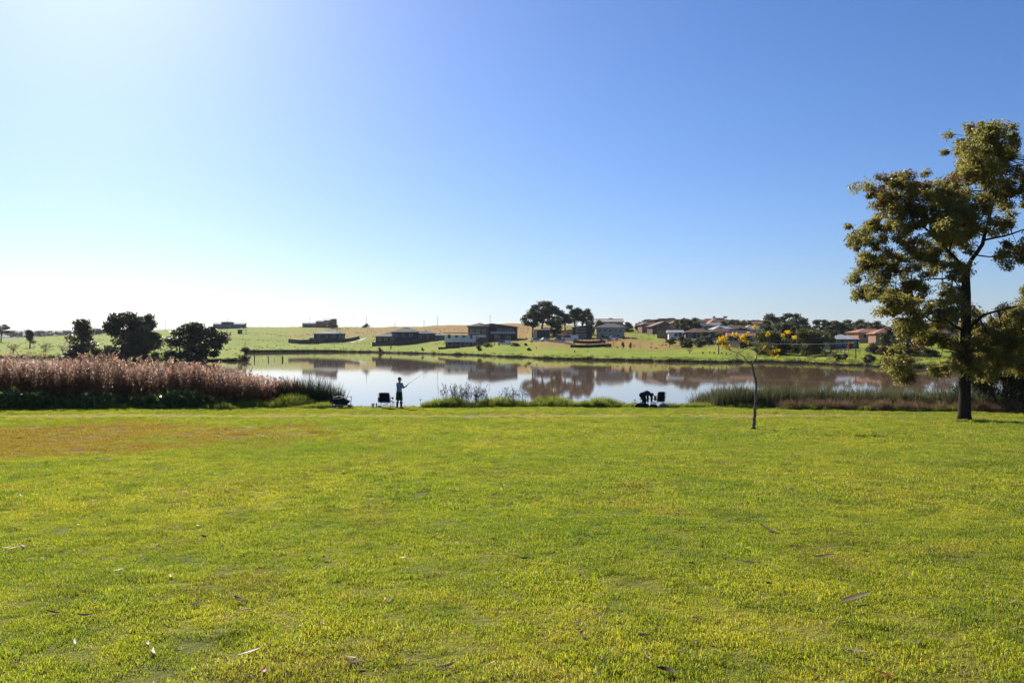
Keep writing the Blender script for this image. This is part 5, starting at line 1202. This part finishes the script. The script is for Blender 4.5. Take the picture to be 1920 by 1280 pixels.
bmat('green_cloth', (0.014, 0.022, 0.014), scale=4, rough=.85, bump=.4, bscale=15); bmat('pole_white', (0.62, 0.56, 0.50), (0.45, 0.38, 0.33), scale=8, rough=.5); bmat('bucket_white', (0.75, 0.74, 0.72), scale=4, rough=.45)
bmat('purple_cloth', (0.16, 0.13, 0.28), scale=6, rough=.9); bmat('pink_cloth', (0.62, 0.47, 0.43), scale=6, rough=.9); bmat('tan_cloth', (0.42, 0.36, 0.20), scale=6, rough=.9); bmat('rod_blank', (0.10, 0.09, 0.09), rough=.3, spec=.5); bmat('line_white', (0.6, 0.6, 0.6), rough=.4)

def V3(*a): return Vector(a)
def remesh(o, vox=.009, sm=4):
    m = o.modifiers.new('remesh', 'REMESH'); m.mode = 'VOXEL'; m.voxel_size = vox; m.use_smooth_shade = True
    s_ = o.modifiers.new('smooth', 'SMOOTH'); s_.iterations = sm; s_.factor = .5
    return o
def hand(mb, wrist, palm_dir, axis, grip):
    """palm, four curled fingers of unequal length closing round a bar through grip along axis, and a thumb from the side of the palm"""
    pd = palm_dir.normalized(); ax = axis.normalized(); nrm = pd.cross(ax).normalized()
    mb.tube([wrist, wrist.lerp(grip, .45), grip - pd * .012 + nrm * .016], [.026, .034, .030], 10, .62)
    for i, (L, off) in enumerate(((1.0, .033), (1.1, .011), (1.04, -.011), (.84, -.032))):
        c = grip + ax * off; pts = []
        for k in range(6):
            a = R(-75 + 50 * k * L); pts.append(c + nrm * .024 * math.cos(a) + pd * .024 * math.sin(a))
        mb.tube(pts, [.0100, .0098, .0094, .009, .0085, .007], 7)
    b = wrist.lerp(grip, .4) + ax * .022
    mb.tube([b, b + ax * .026 + pd * .018, grip + ax * .052 + nrm * .012, grip + ax * .056 - nrm * .008 + pd * .012], [.013, .012, .0105, .008], 7)
def head(mb, c, f, up=Vector((0, 0, 1))):
    f = f.normalized(); s_ = f.cross(up).normalized(); M = Matrix((s_, f, up)).transposed()
    mb.ball(c, (.075, .095, .115), 16, 12, M); mb.ball(c + f * .03 - up * .055, (.052, .062, .06), 12, 8, M)      # skull, jaw
    mb.tube([c + f * .088 + up * .02, c + f * .112 - up * .018, c + f * .092 - up * .030], [.010, .015, .010], 7)   # nose
    mb.tube([c + f * .088 - up * .055 - s_ * .022, c + f * .096 - up * .055, c + f * .088 - up * .055 + s_ * .022], [.006, .009, .006], 6)  # mouth
    for k in (-1, 1):
        mb.ball(c + s_ * .077 * k - up * .005, (.010, .020, .032), 8, 6, M); mb.ball(c + f * .082 + s_ * .032 * k + up * .012, (.014, .010, .008), 8, 6, M)
# -- standing angler: seen from behind, turned to the right, rod held out over the water
ap = NP(748.5, 45.0)
man = thing('person', 'person in cap, grey shirt and olive shorts standing and casting a rod', 'person', ap)
rt, fw = Vector((.74, -.67, 0)), Vector((.67, .74, 0))
shR, shL = rt * .185 + V3(0, 0, 1.40), rt * -.185 + V3(0, 0, 1.40)
elR, elL = V3(.245, -.03, 1.13), V3(-.02, .27, 1.14)
rodd = Vector((1.30, .35, .90)).normalized(); gR = V3(.46, .07, 1.335); gL = gR - rodd * .26
hpR, hpL = rt * .095 + V3(0, 0, .90), rt * -.095 + V3(0, 0, .90)
ftR, ftL = V3(.12, -.02, .07), V3(-.12, .03, .07)
hd = V3(.02, .02, 1.60); look = Vector((.95, .3, -.02))
b = MB(); head(b, hd, look); b.tube([V3(0, 0, 1.40), V3(.01, .01, 1.47), hd - V3(0, 0, .06)], [.062, .054, .055], 10)
b.loft([((0, 0, .84), .155, .11, -.74), ((0, 0, .95), .165, .115, -.74), ((0, 0, 1.10), .150, .105, -.74), ((0, 0, 1.28), .175, .115, -.74), ((0, 0, 1.39), .170, .095, -.74), ((0, 0, 1.45), .075, .06, -.74)], 18)
for s0, e0, g0, k in ((shR, elR, gR, 1), (shL, elL, gL, -1)):
    wr = g0 - (g0 - e0).normalized() * .085
    b.tube([s0, s0.lerp(e0, .5), e0, e0.lerp(wr, .4), wr], [.055, .047, .040, .040, .027], 10); hand(b, wr, (g0 - e0), rodd, g0)
for h0, f0 in ((hpR, ftR), (hpL, ftL)):
    kn = h0.lerp(f0, .5) + fw * .03
    b.tube([h0, h0.lerp(kn, .5), kn, kn.lerp(f0, .35), f0], [.090, .078, .058, .060, .042], 12); b.tube([f0 - fw * .05 - V3(0, 0, .03), f0 + fw * .06 - V3(0, 0, .03), f0 + fw * .17 - V3(0, 0, .045)], [.042, .044, .030], 10, .8)
remesh(b.build('body', MAT['skin'], man), .008)
c = MB(); c.loft([((0, 0, .88), .178, .132, -.74), ((0, 0, 1.0), .174, .128, -.74), ((0, 0, 1.14), .165, .122, -.74), ((0, 0, 1.28), .190, .130, -.74), ((0, 0, 1.40), .185, .108, -.74), ((0, 0, 1.455), .085, .07, -.74)], 20)
for s0, e0 in ((shR, elR), (shL, elL)): c.tube([s0 - V3(0, 0, .0), s0.lerp(e0, .45), s0.lerp(e0, .86)], [.072, .068, .064], 12)
remesh(c.build('shirt', MAT['shirt_grey'], man), .011, 3)
c = MB(); c.loft([((0, 0, .80), .178, .135, -.74), ((0, 0, .90), .180, .134, -.74), ((0, 0, .99), .168, .124, -.74)], 20)
for h0, f0 in ((hpR, ftR), (hpL, ftL)): c.tube([h0, h0.lerp(f0, .3), h0.lerp(f0, .52)], [.108, .106, .108], 14)
remesh(c.build('shorts', MAT['shorts_olive'], man), .011, 3)
for f0, h0 in ((ftR, hpR), (ftL, hpL)):
    q = MB(); q.tube([f0.lerp(h0, .40), f0.lerp(h0, .2), f0], [.070, .062, .055], 12); q.tube([f0 - fw * .06 - V3(0, 0, .02), f0 + fw * .06 - V3(0, 0, .025), f0 + fw * .19 - V3(0, 0, .035)], [.052, .054, .038], 12, .8); remesh(q.build('boot', MAT['boot_dark'], man), .011, 3)
q = MB(); q.ball(hd + V3(-.008, 0, .045), (.090, .100, .085), 16, 10, Matrix((look.cross(Vector((0, 0, 1))).normalized(), look.normalized(), Vector((0, 0, 1)))).transposed()); q.build('cap', MAT['cap_dark'], man, True)
lk = Vector((look.x, look.y, 0)).normalized(); sd2 = Vector((-lk.y, lk.x, 0))
MB().add([hd + lk * .07 + sd2 * .07 + V3(0, 0, .055), hd + lk * .07 - sd2 * .07 + V3(0, 0, .055), hd + lk * .17 - sd2 * .045 + V3(0, 0, .04), hd + lk * .17 + sd2 * .045 + V3(0, 0, .04),
          hd + lk * .07 + sd2 * .07 + V3(0, 0, .068), hd + lk * .07 - sd2 * .07 + V3(0, 0, .068), hd + lk * .17 - sd2 * .045 + V3(0, 0, .050), hd + lk * .17 + sd2 * .045 + V3(0, 0, .050)],
         [(3, 2, 1, 0), (4, 5, 6, 7), (0, 1, 5, 4), (1, 2, 6, 5), (2, 3, 7, 6), (3, 0, 4, 7)]).build('cap_brim', MAT['cap_dark'], man)
rod = thing('fishing_rod', 'slim fishing rod held out to the right by the standing angler', 'fishing rod', ap)
tip = gR + rodd * 1.62; MB().tube([gR - rodd * .42, gR, gR + rodd * .1], [.014, .013, .012], 8).build('handle', MAT['black_cloth'], rod)
MB().tube([gR + rodd * .1, gR + rodd * .9, tip], [.009, .006, .003], 6).build('blank', MAT['rod_blank'], rod)
rl = gR - rodd * .10 + V3(0, 0, -.055); q = MB().tube([rl - fw * .03, rl + fw * .03], .032, 10).build('reel', MAT['steel'], rod); MB().tube([rl + fw * .03, rl + fw * .05 + V3(.03, 0, .03)], .006, 5).build('reel_handle', MAT['black_cloth'], q)
MB().tube(bez(tip, tip + V3(3, 8, -1.6), tip + V3(6, 22, -2.15), 10), .0015, 3).build('line', MAT['line_white'], rod)
# -- crouched angler bending over the bags
bp = NP(1207, 46.2); bp.z -= .02
fw = Vector((.93, .37, 0)); rt = Vector((.37, -.93, 0))
man2 = thing('person', 'person in navy jacket bending down over bags on the bank', 'person', bp)
hip = V3(-.08, 0, .70); sh = hip + fw * .44 + V3(0, 0, .06); hd = sh + fw * .17 + V3(0, 0, -.06)
b = MB(); head(b, hd, (fw * .55 - V3(0, 0, .84)), (fw * .84 + V3(0, 0, .55))); b.tube([sh + V3(0, 0, .02), sh.lerp(hd, .6)], [.062, .055], 10)
b.tube([hip - fw * .06, hip + fw * .12 + V3(0, 0, .05), sh.lerp(hip, .35) + V3(0, 0, .06), sh], [.13, .15, .16, .12], 16, .8)
for k in (-1, 1):
    s0 = sh + rt * .17 * k; e0 = s0 + fw * (.04 + .03 * k) - V3(0, 0, .27); g0 = e0 - fw * .02 + rt * -.05 * k - V3(0, 0, .23)
    b.tube([s0, s0.lerp(e0, .5), e0, e0.lerp(g0, .4), g0], [.060, .05, .042, .042, .028], 10); hand(b, g0, V3(0, 0, -1) + fw * .2, rt, g0 - V3(0, 0, .08))
    h0 = hip + rt * .09 * k; f0 = V3(-.06, 0, .06) + rt * .11 * k; kn = V3(.04, 0, .38) + rt * .105 * k
    b.tube([h0, h0.lerp(kn, .5), kn, kn.lerp(f0, .4), f0], [.10, .085, .062, .060, .045], 12); b.tube([f0 - fw * .05, f0 + fw * .08, f0 + fw * .19 - V3(0, 0, .02)], [.046, .046, .03], 10, .8)
remesh(b.build('body', MAT['skin'], man2), .008)
c = MB(); c.tube([hip - fw * .0 + V3(0, 0, .02), hip + fw * .14 + V3(0, 0, .06), sh.lerp(hip, .35) + V3(0, 0, .07), sh, sh + fw * .07 - V3(0, 0, .01)], [.155, .172, .182, .150, .075], 18, .84)
for k in (-1, 1):
    s0 = sh + rt * .17 * k; e0 = s0 + fw * (.04 + .03 * k) - V3(0, 0, .27); g0 = e0 - fw * .02 + rt * -.05 * k - V3(0, 0, .23); c.tube([s0, s0.lerp(e0, .5), e0, e0.lerp(g0, .4), e0.lerp(g0, .85)], [.082, .072, .062, .058, .048], 12)
remesh(c.build('jacket', MAT['navy_jacket'], man2), .011, 3)
c = MB(); c.ball(hip - fw * .01, (.18, .17, .16), 16, 10)
for k in (-1, 1):
    h0 = hip + rt * .09 * k; f0 = V3(-.06, 0, .08) + rt * .11 * k; kn = V3(.04, 0, .38) + rt * .105 * k; c.tube([h0, h0.lerp(kn, .5), kn, kn.lerp(f0, .4), f0], [.122, .105, .083, .078, .070], 14)
remesh(c.build('trousers', MAT['trouser_dark'], man2), .011, 3)
for k in (-1, 1):
    f0 = V3(-.06, 0, .05) + rt * .11 * k; q = MB(); q.tube([f0 + V3(0, 0, .06), f0], [.055, .055], 10); q.tube([f0 - fw * .06, f0 + fw * .08, f0 + fw * .21 - V3(0, 0, .015)], [.054, .054, .036], 12, .8); remesh(q.build('shoe', MAT['boot_dark'], man2), .011, 3)
q = MB(); hu = (fw * .84 + V3(0, 0, .55)).normalized(); q.ball(hd + hu * .035, (.092, .100, .085), 16, 10, Matrix((rt, (fw * .55 - V3(0, 0, .84)).normalized(), hu)).transposed()); q.build('cap', MAT['cap_dark'], man2, True)

# -- folding chairs
def chair(label, p, rz, mat, w, zb, zt, bulge):
    t = thing('camp_chair', label, 'chair', p, rz)       # faces +y (the lake), its back towards the lawn
    mb = MB(); nx, nz = 9, 6; vs_ = []; fs = []
    for s_, off in ((0, 0), (1, .035)):
        for j in range(nz):
            for i in range(nx):
                u, v = i / (nx - 1) - .5, j / (nz - 1); wv = w * (1 - .06 * v)
                vs_.append((u * wv, -.26 - .12 * v - bulge * (1 - 4 * u * u) * (.4 + .6 * math.sin(v * 3.1)) + off, zb + (zt - zb) * v - (.03 * 4 * u * u if j == nz - 1 else 0)))
    for j in range(nz - 1):
        for i in range(nx - 1):
            a = j * nx + i; fs.append((a, a + 1, a + nx + 1, a + nx)); b_ = a + nx * nz; fs.append((b_, b_ + nx, b_ + nx + 1, b_ + 1))
    mb.add(vs_, fs); mb.build('backrest', MAT[mat], t, True)
    MB().tube([(-w / 2 * .94, -.40, zt + .0), (0, -.43, zt + .012), (w / 2 * .94, -.40, zt)], .022, 8).build('top_roll', MAT[mat], t, True)
    MB().box((0, .02, .40), (w * .92, .52, .035)).build('seat', MAT[mat], t, bevel=.012)
    for k in (-1, 1):
        x = k * (w / 2 + .03)
        MB().box((x, -.02, .60), (.075, .50, .03)).build('armrest', MAT[mat], t, bevel=.01)
        MB().tube([(x, .22, .62), (x * .96, .24, .02)], .011, 7).build('leg', MAT['steel'], t); MB().tube([(x, -.26, .40), (x * .98, -.40, zt - .02)], .011, 7).build('back_upright', MAT['steel'], t)
        MB().tube([(x, -.27, .60), (x * .96, -.27, .02)], .011, 7).build('leg', MAT['steel'], t)
        MB().tube([(x * .95, -.28, .05), (-x * .95, -.28, .40)], .010, 6).build('brace', MAT['steel'], t); MB().tube([(x * .95, .24, .05), (-x * .95, .24, .40)], .010, 6).build('brace', MAT['steel'], t)
        MB().tube([(x * .97, -.28, .045), (-k * .0 + x * .97, .25, .38)], .010, 6).build('brace', MAT['steel'], t)
    x = w / 2 + .06
    MB().tube([(x, .12, .50), (x, .12, .61)], [.040, .048], 10).build('cup_holder', MAT[mat], t)
    MB().box((-x - .01, -.1, .48), (.05, .22, .24)).build('side_pocket', MAT[mat], t, bevel=.015)
    return t
chair('navy folding camp chair beside the standing angler', NP(723.5, 45.1), R(-6), 'navy_cloth', .60, .34, .86, .05)
chair('black high-backed folding chair beside the crouched angler', NP(1236.5, 46.3), R(8), 'black_cloth', .42, .30, .84, .03)

# -- loaded trolley with its pole bag
tp_ = NP(641, 45.2)
t = thing('fishing_trolley', 'loaded dark green fishing trolley with small wheels and metal handle', 'trolley', tp_, R(4))
MB().add([(-.44, -.2, .22), (.30, -.2, .20), (.30, .2, .20), (-.44, .2, .22), (-.44, -.2, .60), (-.12, -.2, .66), (.02, -.2, .62), (.46, -.2, .38), (.46, .2, .38), (.02, .2, .62), (-.12, .2, .66), (-.44, .2, .60)],
         [(3, 2, 1, 0), (0, 1, 7, 6, 5, 4), (2, 3, 11, 10, 9, 8), (4, 5, 10, 11), (5, 6, 9, 10), (6, 7, 8, 9), (7, 1, 2, 8), (3, 0, 4, 11)]).build('gear_bag', MAT['green_cloth'], t, bevel=.04)
for z, L in ((.64, .28), (.54, .52)): MB().tube([(-.46, -.215, z), (-.46 + L * .7, -.22, z - .01), (-.46 + L, -.215, z + .04)], .022, 8).build('rod_tube', MAT['pole_white'], t)
MB().box((0, 0, .17), (.9, .34, .05)).build('chassis', MAT['steel'], t)
for x, y, rr in ((-.42, -.22, .085), (-.42, .22, .085), (-.06, -.22, .085), (-.06, .22, .085), (.40, -.18, .075), (.40, .18, .075)):
    w_ = MB().tube([(x, y - .02, rr), (x, y + .02, rr)], rr, 16).build('wheel', MAT['tyre'], t); MB().tube([(x, y - .026, rr), (x, y + .026, rr)], rr * .62, 12).build('rim', MAT['steel'], w_)
MB().tube([(.30, -.16, .62), (.50, -.16, .63), (.52, -.16, .60), (.47, -.16, .20)], .012, 7).build('handle', MAT['bright_metal'], t); MB().tube([(.30, .16, .62), (.50, .16, .63), (.52, .16, .60), (.47, .16, .20)], .012, 7).build('handle', MAT['bright_metal'], t); MB().tube([(.51, -.16, .62), (.51, .16, .62)], .013, 7).build('grip', MAT['black_cloth'], t)
for y in (-.14, .14): MB().tube([(.46, y, .24), (.66, y * 1.3, .01)], .011, 6).build('leg', MAT['steel'], t)
pb = NP(599, 45.0); t = thing('pole_bag', 'long pale rod bag lying on the grass beside the trolley', 'bag', pb, R(2))
MB().tube([(-.70, 0, .03), (-.3, .02, .035), (.05, 0, .05), (.40, .02, .11), (.68, 0, .14)], [.025, .032, .036, .036, .03], 10, .8).build('bag', MAT['pole_white'], t, True); MB().tube([(-.62, -.09, .03), (-.1, -.1, .035), (.5, -.06, .05), (.7, -.05, .05)], .03, 8).build('dark_sleeve', MAT['black_cloth'], t, True)
for x, zz in ((-.45, .035), (-.15, .045), (.25, .09)): MB().box((x, 0, zz), (.05, .085, .085)).build('strap', MAT['black_cloth'], t)

# -- bait things by the navy chair
t = thing('bait_bucket', 'white lidded bait bucket left of the navy camp chair', 'bucket', NP(699.5, 45.0)); MB().loft([((0, 0, 0), .075, .075), ((0, 0, .25), .09, .09)], 18).build('bucket', MAT['bucket_white'], t); MB().loft([((0, 0, .25), .094, .094), ((0, 0, .275), .094, .094), ((0, 0, .285), .06, .06)], 18).build('lid', MAT['pink_cloth'], t)
MB().tube([(-.09, 0, .22), (-.07, -.06, .30), (0, -.08, .33), (.07, -.06, .30), (.09, 0, .22)], .004, 5).build('handle', MAT['steel'], t)
t = thing('bottle', 'white bottle with dark pointed cap between bucket and navy chair', 'bottle', NP(706, 44.95)); MB().loft([((0, 0, 0), .05, .05), ((0, 0, .16), .05, .05), ((0, 0, .20), .03, .03)], 14).build('bottle_body', MAT['bucket_white'], t); MB().loft([((0, 0, .20), .045, .045), ((0, 0, .24), .035, .035), ((0, 0, .32), .008, .008)], 12).build('cap', MAT['navy_cloth'], t)
t = thing('tackle_box', 'small white tackle box with dark latch at the navy chair leg', 'box', NP(711.5, 44.95)); MB().box((0, 0, .07), (.16, .2, .14)).build('box', MAT['bucket_white'], t, bevel=.01); MB().box((0, 0, .155), (.165, .205, .03)).build('lid', MAT['tan_cloth'], t, bevel=.008); MB().box((0, -.105, .13), (.05, .015, .04)).build('latch', MAT['black_cloth'], t)
def rod_rest(label, p, h):
    t = thing('rod_rest', label, 'rod rest', p); MB().tube([(0, 0, -.15), (0, 0, h)], .008, 6).build('stick', MAT['steel'], t); MB().box((0, 0, h + .02), (.10, .06, .045)).build('head', MAT['black_cloth'], t, bevel=.008)
    for k in (-1, 1): MB().tube([(.04 * k, 0, h + .03), (.055 * k, 0, h + .08)], .007, 5).build('prong', MAT['black_cloth'], t)
rod_rest('black-headed rod rest standing alone in the bank grass', NP(788.5, 45.9), .42); rod_rest('slim rod rest by the standing angler leg', NP(738.5, 45.6), .30); rod_rest('dark rod rest right of the standing angler boots', NP(754, 45.6), .24)
# -- heap around the crouched angler
def soft_bag(label, px, D, size, mat, rz=0, name='bag', strap=True, flap=None):
    t = thing(name, label, 'bag', NP(px, D, .0), R(rz)); w_, d_, h_ = size
    MB().add([(-w_ / 2, -d_ / 2, 0), (w_ / 2, -d_ / 2, 0), (w_ / 2, d_ / 2, 0), (-w_ / 2, d_ / 2, 0), (-w_ * .52, -d_ * .52, h_ * .55), (w_ * .52, -d_ * .52, h_ * .5), (w_ * .52, d_ * .52, h_ * .5), (-w_ * .52, d_ * .52, h_ * .55), (-w_ * .30, -d_ * .2, h_ * .95), (w_ * .28, -d_ * .2, h_), (w_ * .28, d_ * .2, h_), (-w_ * .30, d_ * .2, h_ * .95)],
             [(3, 2, 1, 0), (0, 1, 5, 4), (1, 2, 6, 5), (2, 3, 7, 6), (3, 0, 4, 7), (4, 5, 9, 8), (5, 6, 10, 9), (6, 7, 11, 10), (7, 4, 8, 11), (8, 9, 10, 11)]).build('bag_body', MAT[mat], t, bevel=.035)
    if strap: MB().tube(bez((-w_ * .25, -d_ * .3, h_ * .85), (0, -d_ * .5, h_ * 1.45), (w_ * .25, -d_ * .3, h_ * .85), 9), .012, 6).build('strap', MAT['black_cloth'], t)
    if flap: MB().box((0, -.01, h_ * .97), (w_ * .62, d_ * .5, .05)).build('flap', MAT[flap], t, bevel=.02)
    return t
soft_bag('long black holdall at the feet of the crouched angler', 1203, 45.7, (.80, .34, .28), 'black_cloth', 4)
soft_bag('dark low bag between the holdall and the black chair', 1225, 45.7, (.42, .3, .19), 'navy_cloth', -8)
soft_bag('purple bag with pinkish white top before the black chair', 1242.5, 45.6, (.34, .26, .22), 'purple_cloth', 10, flap='pink_cloth', strap=False)
t = thing('bait_tray', 'white bait tray on short legs behind the dark low bag', 'tray', NP(1224.5, 46.2)); MB().box((0, 0, .26), (.30, .22, .07)).build('tray', MAT['bucket_white'], t, bevel=.01); [MB().tube([(x, y, 0), (x, y, .24)], .009, 5).build('leg', MAT['steel'], t) for x in (-.12, .12) for y in (-.08, .08)]
t = thing('landing_net', 'folded dark landing net with tan mesh on the grass', 'net', NP(1259, 45.6), R(5)); MB().tube([(-.22, 0, .02), (0, -.1, .03), (.22, 0, .02), (.1, .12, .03), (-.1, .12, .03), (-.22, 0, .02)], .015, 6).build('hoop', MAT['black_cloth'], t); MB().ball((0, 0, .035), (.19, .10, .045), 12, 6).build('mesh_bag', MAT['tan_cloth'], t, True); MB().tube([(.2, 0, .02), (.42, .05, .08)], .014, 6).build('handle', MAT['black_cloth'], t)
t = thing('rod_pod', 'low bar rod stand with two rods behind the heap of bags', 'rod stand', NP(1222, 46.6), R(-3))
for x in (-.62, .62): [MB().tube([(x, y, -.2), (x, 0, .42)], .010, 6).build('leg', MAT['steel'], t) for y in (-.12, .12)]
MB().tube([(-.7, 0, .42), (.75, 0, .45)], .014, 6).build('bar', MAT['black_cloth'], t)
for x in (-.45, .3): MB().tube([(x, -.6, .40), (x + .05, .2, .47), (x + .25, 2.4, .62)], [.012, .009, .003], 6).build('rod', MAT['rod_blank'], t)
rod_rest('bank stick with dark head left of the crouched angler', NP(1190, 46.4), .36)

# ------------------------------------------------------------------ fallen leaves and bark on the lawn
MAT['leaf_pale'] = leafy('leaf_pale', (0.55, 0.42, 0.30), (0.40, 0.27, 0.17), 20, .35, .5); MAT['leaf_brown'] = leafy('leaf_brown', (0.30, 0.17, 0.09), (0.18, 0.095, 0.05), 20, .4, .55); MAT['leaf_red'] = leafy('leaf_red', (0.38, 0.11, 0.05), (0.28, 0.08, 0.04), 20, .4, .5); MAT['leaf_dark'] = leafy('leaf_dark', (0.10, 0.062, 0.036), (0.06, 0.036, 0.022), 20, .3, .7); bmat('bark_chip', (0.20, 0.14, 0.085), (0.12, 0.08, 0.05), scale=14, rough=.85)
def leaf_mesh(L, W, curl, bend, r):
    V = []; n = 9
    for i in range(n):
        u = i / (n - 1); x = (u - .5) * L; wd = W * .5 * math.sin(math.pi * min(max(u * .94 + .04, 0), 1)) ** .7; yb = bend * (4 * (u - .5) ** 2); z = curl * (4 * (u - .5) ** 2) + .008
        V += [(x, yb - wd, z + wd * .5), (x, yb, z), (x, yb + wd, z + wd * .5)]
    Fq = []
    for i in range(n - 1):
        a = 3 * i; Fq += [(a, a + 3, a + 4, a + 1), (a + 1, a + 4, a + 5, a + 2)]
    me = arr_mesh('fallen_leaf', V, Fq); smooth(me); return me
lm = {}
for mt, lab, cat, L, W in [('leaf_pale', 'pale curled dry gum leaf lying on the lawn', 'leaf', .13, .028), ('leaf_brown', 'brown curled gum leaf lying on the lawn', 'leaf', .13, .03), ('leaf_dark', 'dark rotting leaf lying on the lawn', 'leaf', .10, .045), ('leaf_red', 'reddish fallen leaf lying on the lawn', 'leaf', .10, .035), ('bark_chip', 'piece of shed bark lying on the lawn', 'bark', .20, .045)]:
    ms = []
    for k in range(3):
        q = leaf_mesh(L * rng.uniform(.8, 1.15), W, rng.uniform(.004, .016), rng.uniform(-.02, .03), rng); q.materials.append(MAT[mt]); ms.append(q)
    lm[mt] = (ms, lab, cat)
def yrow(y):
    """distance at which the lawn shows at picture row y"""
    ds = np.linspace(3, 45, 2000); rows = HY + (E - z_near(0 * ds, ds)) * F / ds; return float(np.interp(-y, -rows, ds))
li = 0
def drop(px, y, mt, s=1.0):
    global li
    D = yrow(y); X = (px - 960) / F * D; ms, lab, cat = lm[mt]
    o = link(bpy.data.objects.new('fallen_leaf' if cat == 'leaf' else 'bark_piece', ms[li % 3])); li += 1
    o.location = (X, D, float(z_near(X, D)) + .020); o.rotation_euler = (rng.normal(0, .10), rng.normal(0, .10), rng.uniform(0, 6.28)); o.scale = (s * .85,) * 3
    tag(o, lab, cat, {'leaf_pale': 'pale fallen leaves', 'leaf_brown': 'brown fallen leaves', 'leaf_dark': 'dark fallen leaves', 'leaf_red': 'red fallen leaves', 'bark_chip': 'bark pieces on the lawn'}[mt])
for px, y, mt, s in [(472, 1221, 'leaf_pale', 1.4), (285, 1218, 'leaf_pale', 1), (277, 1203, 'leaf_pale', .8), (30, 1030, 'leaf_pale', 1.2), (45, 1027, 'leaf_brown', 1.1), (15, 1030, 'leaf_pale', 1), (226, 1067, 'leaf_pale', 1.1), (190, 970, 'leaf_dark', 1), (380, 1004, 'leaf_dark', 1.1), (148, 985, 'leaf_pale', .9),
    (448, 1127, 'leaf_dark', 1.2), (366, 1133, 'leaf_dark', 1.1), (496, 1258, 'leaf_red', 1), (662, 1247, 'leaf_dark', 1.3), (690, 945, 'leaf_dark', 1.2), (818, 1006, 'leaf_pale', 1.1), (740, 1032, 'leaf_pale', .9), (768, 1034, 'leaf_brown', .8), (755, 1050, 'leaf_pale', .8), (610, 1050, 'leaf_dark', 1.1), (580, 1044, 'leaf_dark', 1), (655, 912, 'leaf_pale', 1), (625, 932, 'leaf_pale', .7), (442, 855, 'bark_chip', 1), (350, 898, 'bark_chip', .8), (405, 897, 'bark_chip', .8), (488, 902, 'leaf_dark', 1), (40, 932, 'leaf_pale', 1), (330, 988, 'leaf_brown', .7), (250, 1008, 'leaf_brown', .9), (455, 1040, 'leaf_brown', 1),
    (960, 1042, 'leaf_pale', 1.1), (985, 1052, 'leaf_dark', 1), (1150, 893, 'bark_chip', 1), (1160, 926, 'leaf_brown', 1), (975, 880, 'leaf_dark', .9), (1145, 945, 'leaf_dark', 1), (1272, 970, 'leaf_dark', 1.1), (1105, 1007, 'leaf_dark', 1), (1316, 995, 'leaf_dark', 1.1), (1440, 998, 'bark_chip', 1.5), (1485, 1030, 'leaf_dark', 1.1), (1545, 1050, 'bark_chip', 1.4), (1410, 1064, 'bark_chip', 1), (1295, 1065, 'leaf_dark', 1), (1090, 1086, 'leaf_dark', 1.1), (1600, 1135, 'bark_chip', 1.7), (1090, 1195, 'leaf_brown', 1), (1085, 1174, 'leaf_brown', .9), (1205, 1199, 'leaf_dark', 1.2), (1608, 1224, 'leaf_pale', 1.3), (1575, 1168, 'leaf_pale', .6), (1897, 1134, 'leaf_pale', .9), (1911, 1183, 'leaf_pale', .6), (1658, 1266, 'leaf_red', 1.2), (1250, 1264, 'leaf_dark', 1.3), (1390, 932, 'bark_chip', .9), (1775, 813, 'bark_chip', 1.2), (1625, 1038, 'leaf_dark', .9), (1865, 1023, 'leaf_dark', 1), (1440, 1105, 'leaf_dark', .9), (1120, 1158, 'leaf_pale', .6), (605, 1170, 'leaf_pale', .7), (320, 1080, 'leaf_pale', .8), (100, 1150, 'leaf_brown', .9), (160, 1155, 'leaf_brown', 1.1)]:
    drop(px, y, mt, s)
r5 = np.random.default_rng(5)
for i in range(70):
    drop(r5.uniform(0, 1920), 850 + 420 * r5.uniform() ** 1.2, ('leaf_brown', 'leaf_dark', 'leaf_brown', 'leaf_pale', 'bark_chip')[i % 5], r5.uniform(.45, .85))

# ------------------------------------------------------------------ hazy air
mb = MB(); mb.box((0, 0, 64), (17000, 14200, 138)); hz = mb.build('haze', None)
hz.data.materials.clear(); m, t_, out = nodes_of('hazy_air'); v = N(t_, 'ShaderNodeVolumePrincipled'); v.inputs['Color'].default_value = (0.80, 0.88, 1.0, 1); v.inputs['Density'].default_value = 0.00005; v.inputs['Anisotropy'].default_value = .2
t_.links.new(v.outputs[0], out.inputs['Volume']); hz.data.materials.append(m); tag(hz, 'thin pale haze in the air over lake and hills', 'haze', kind='stuff')
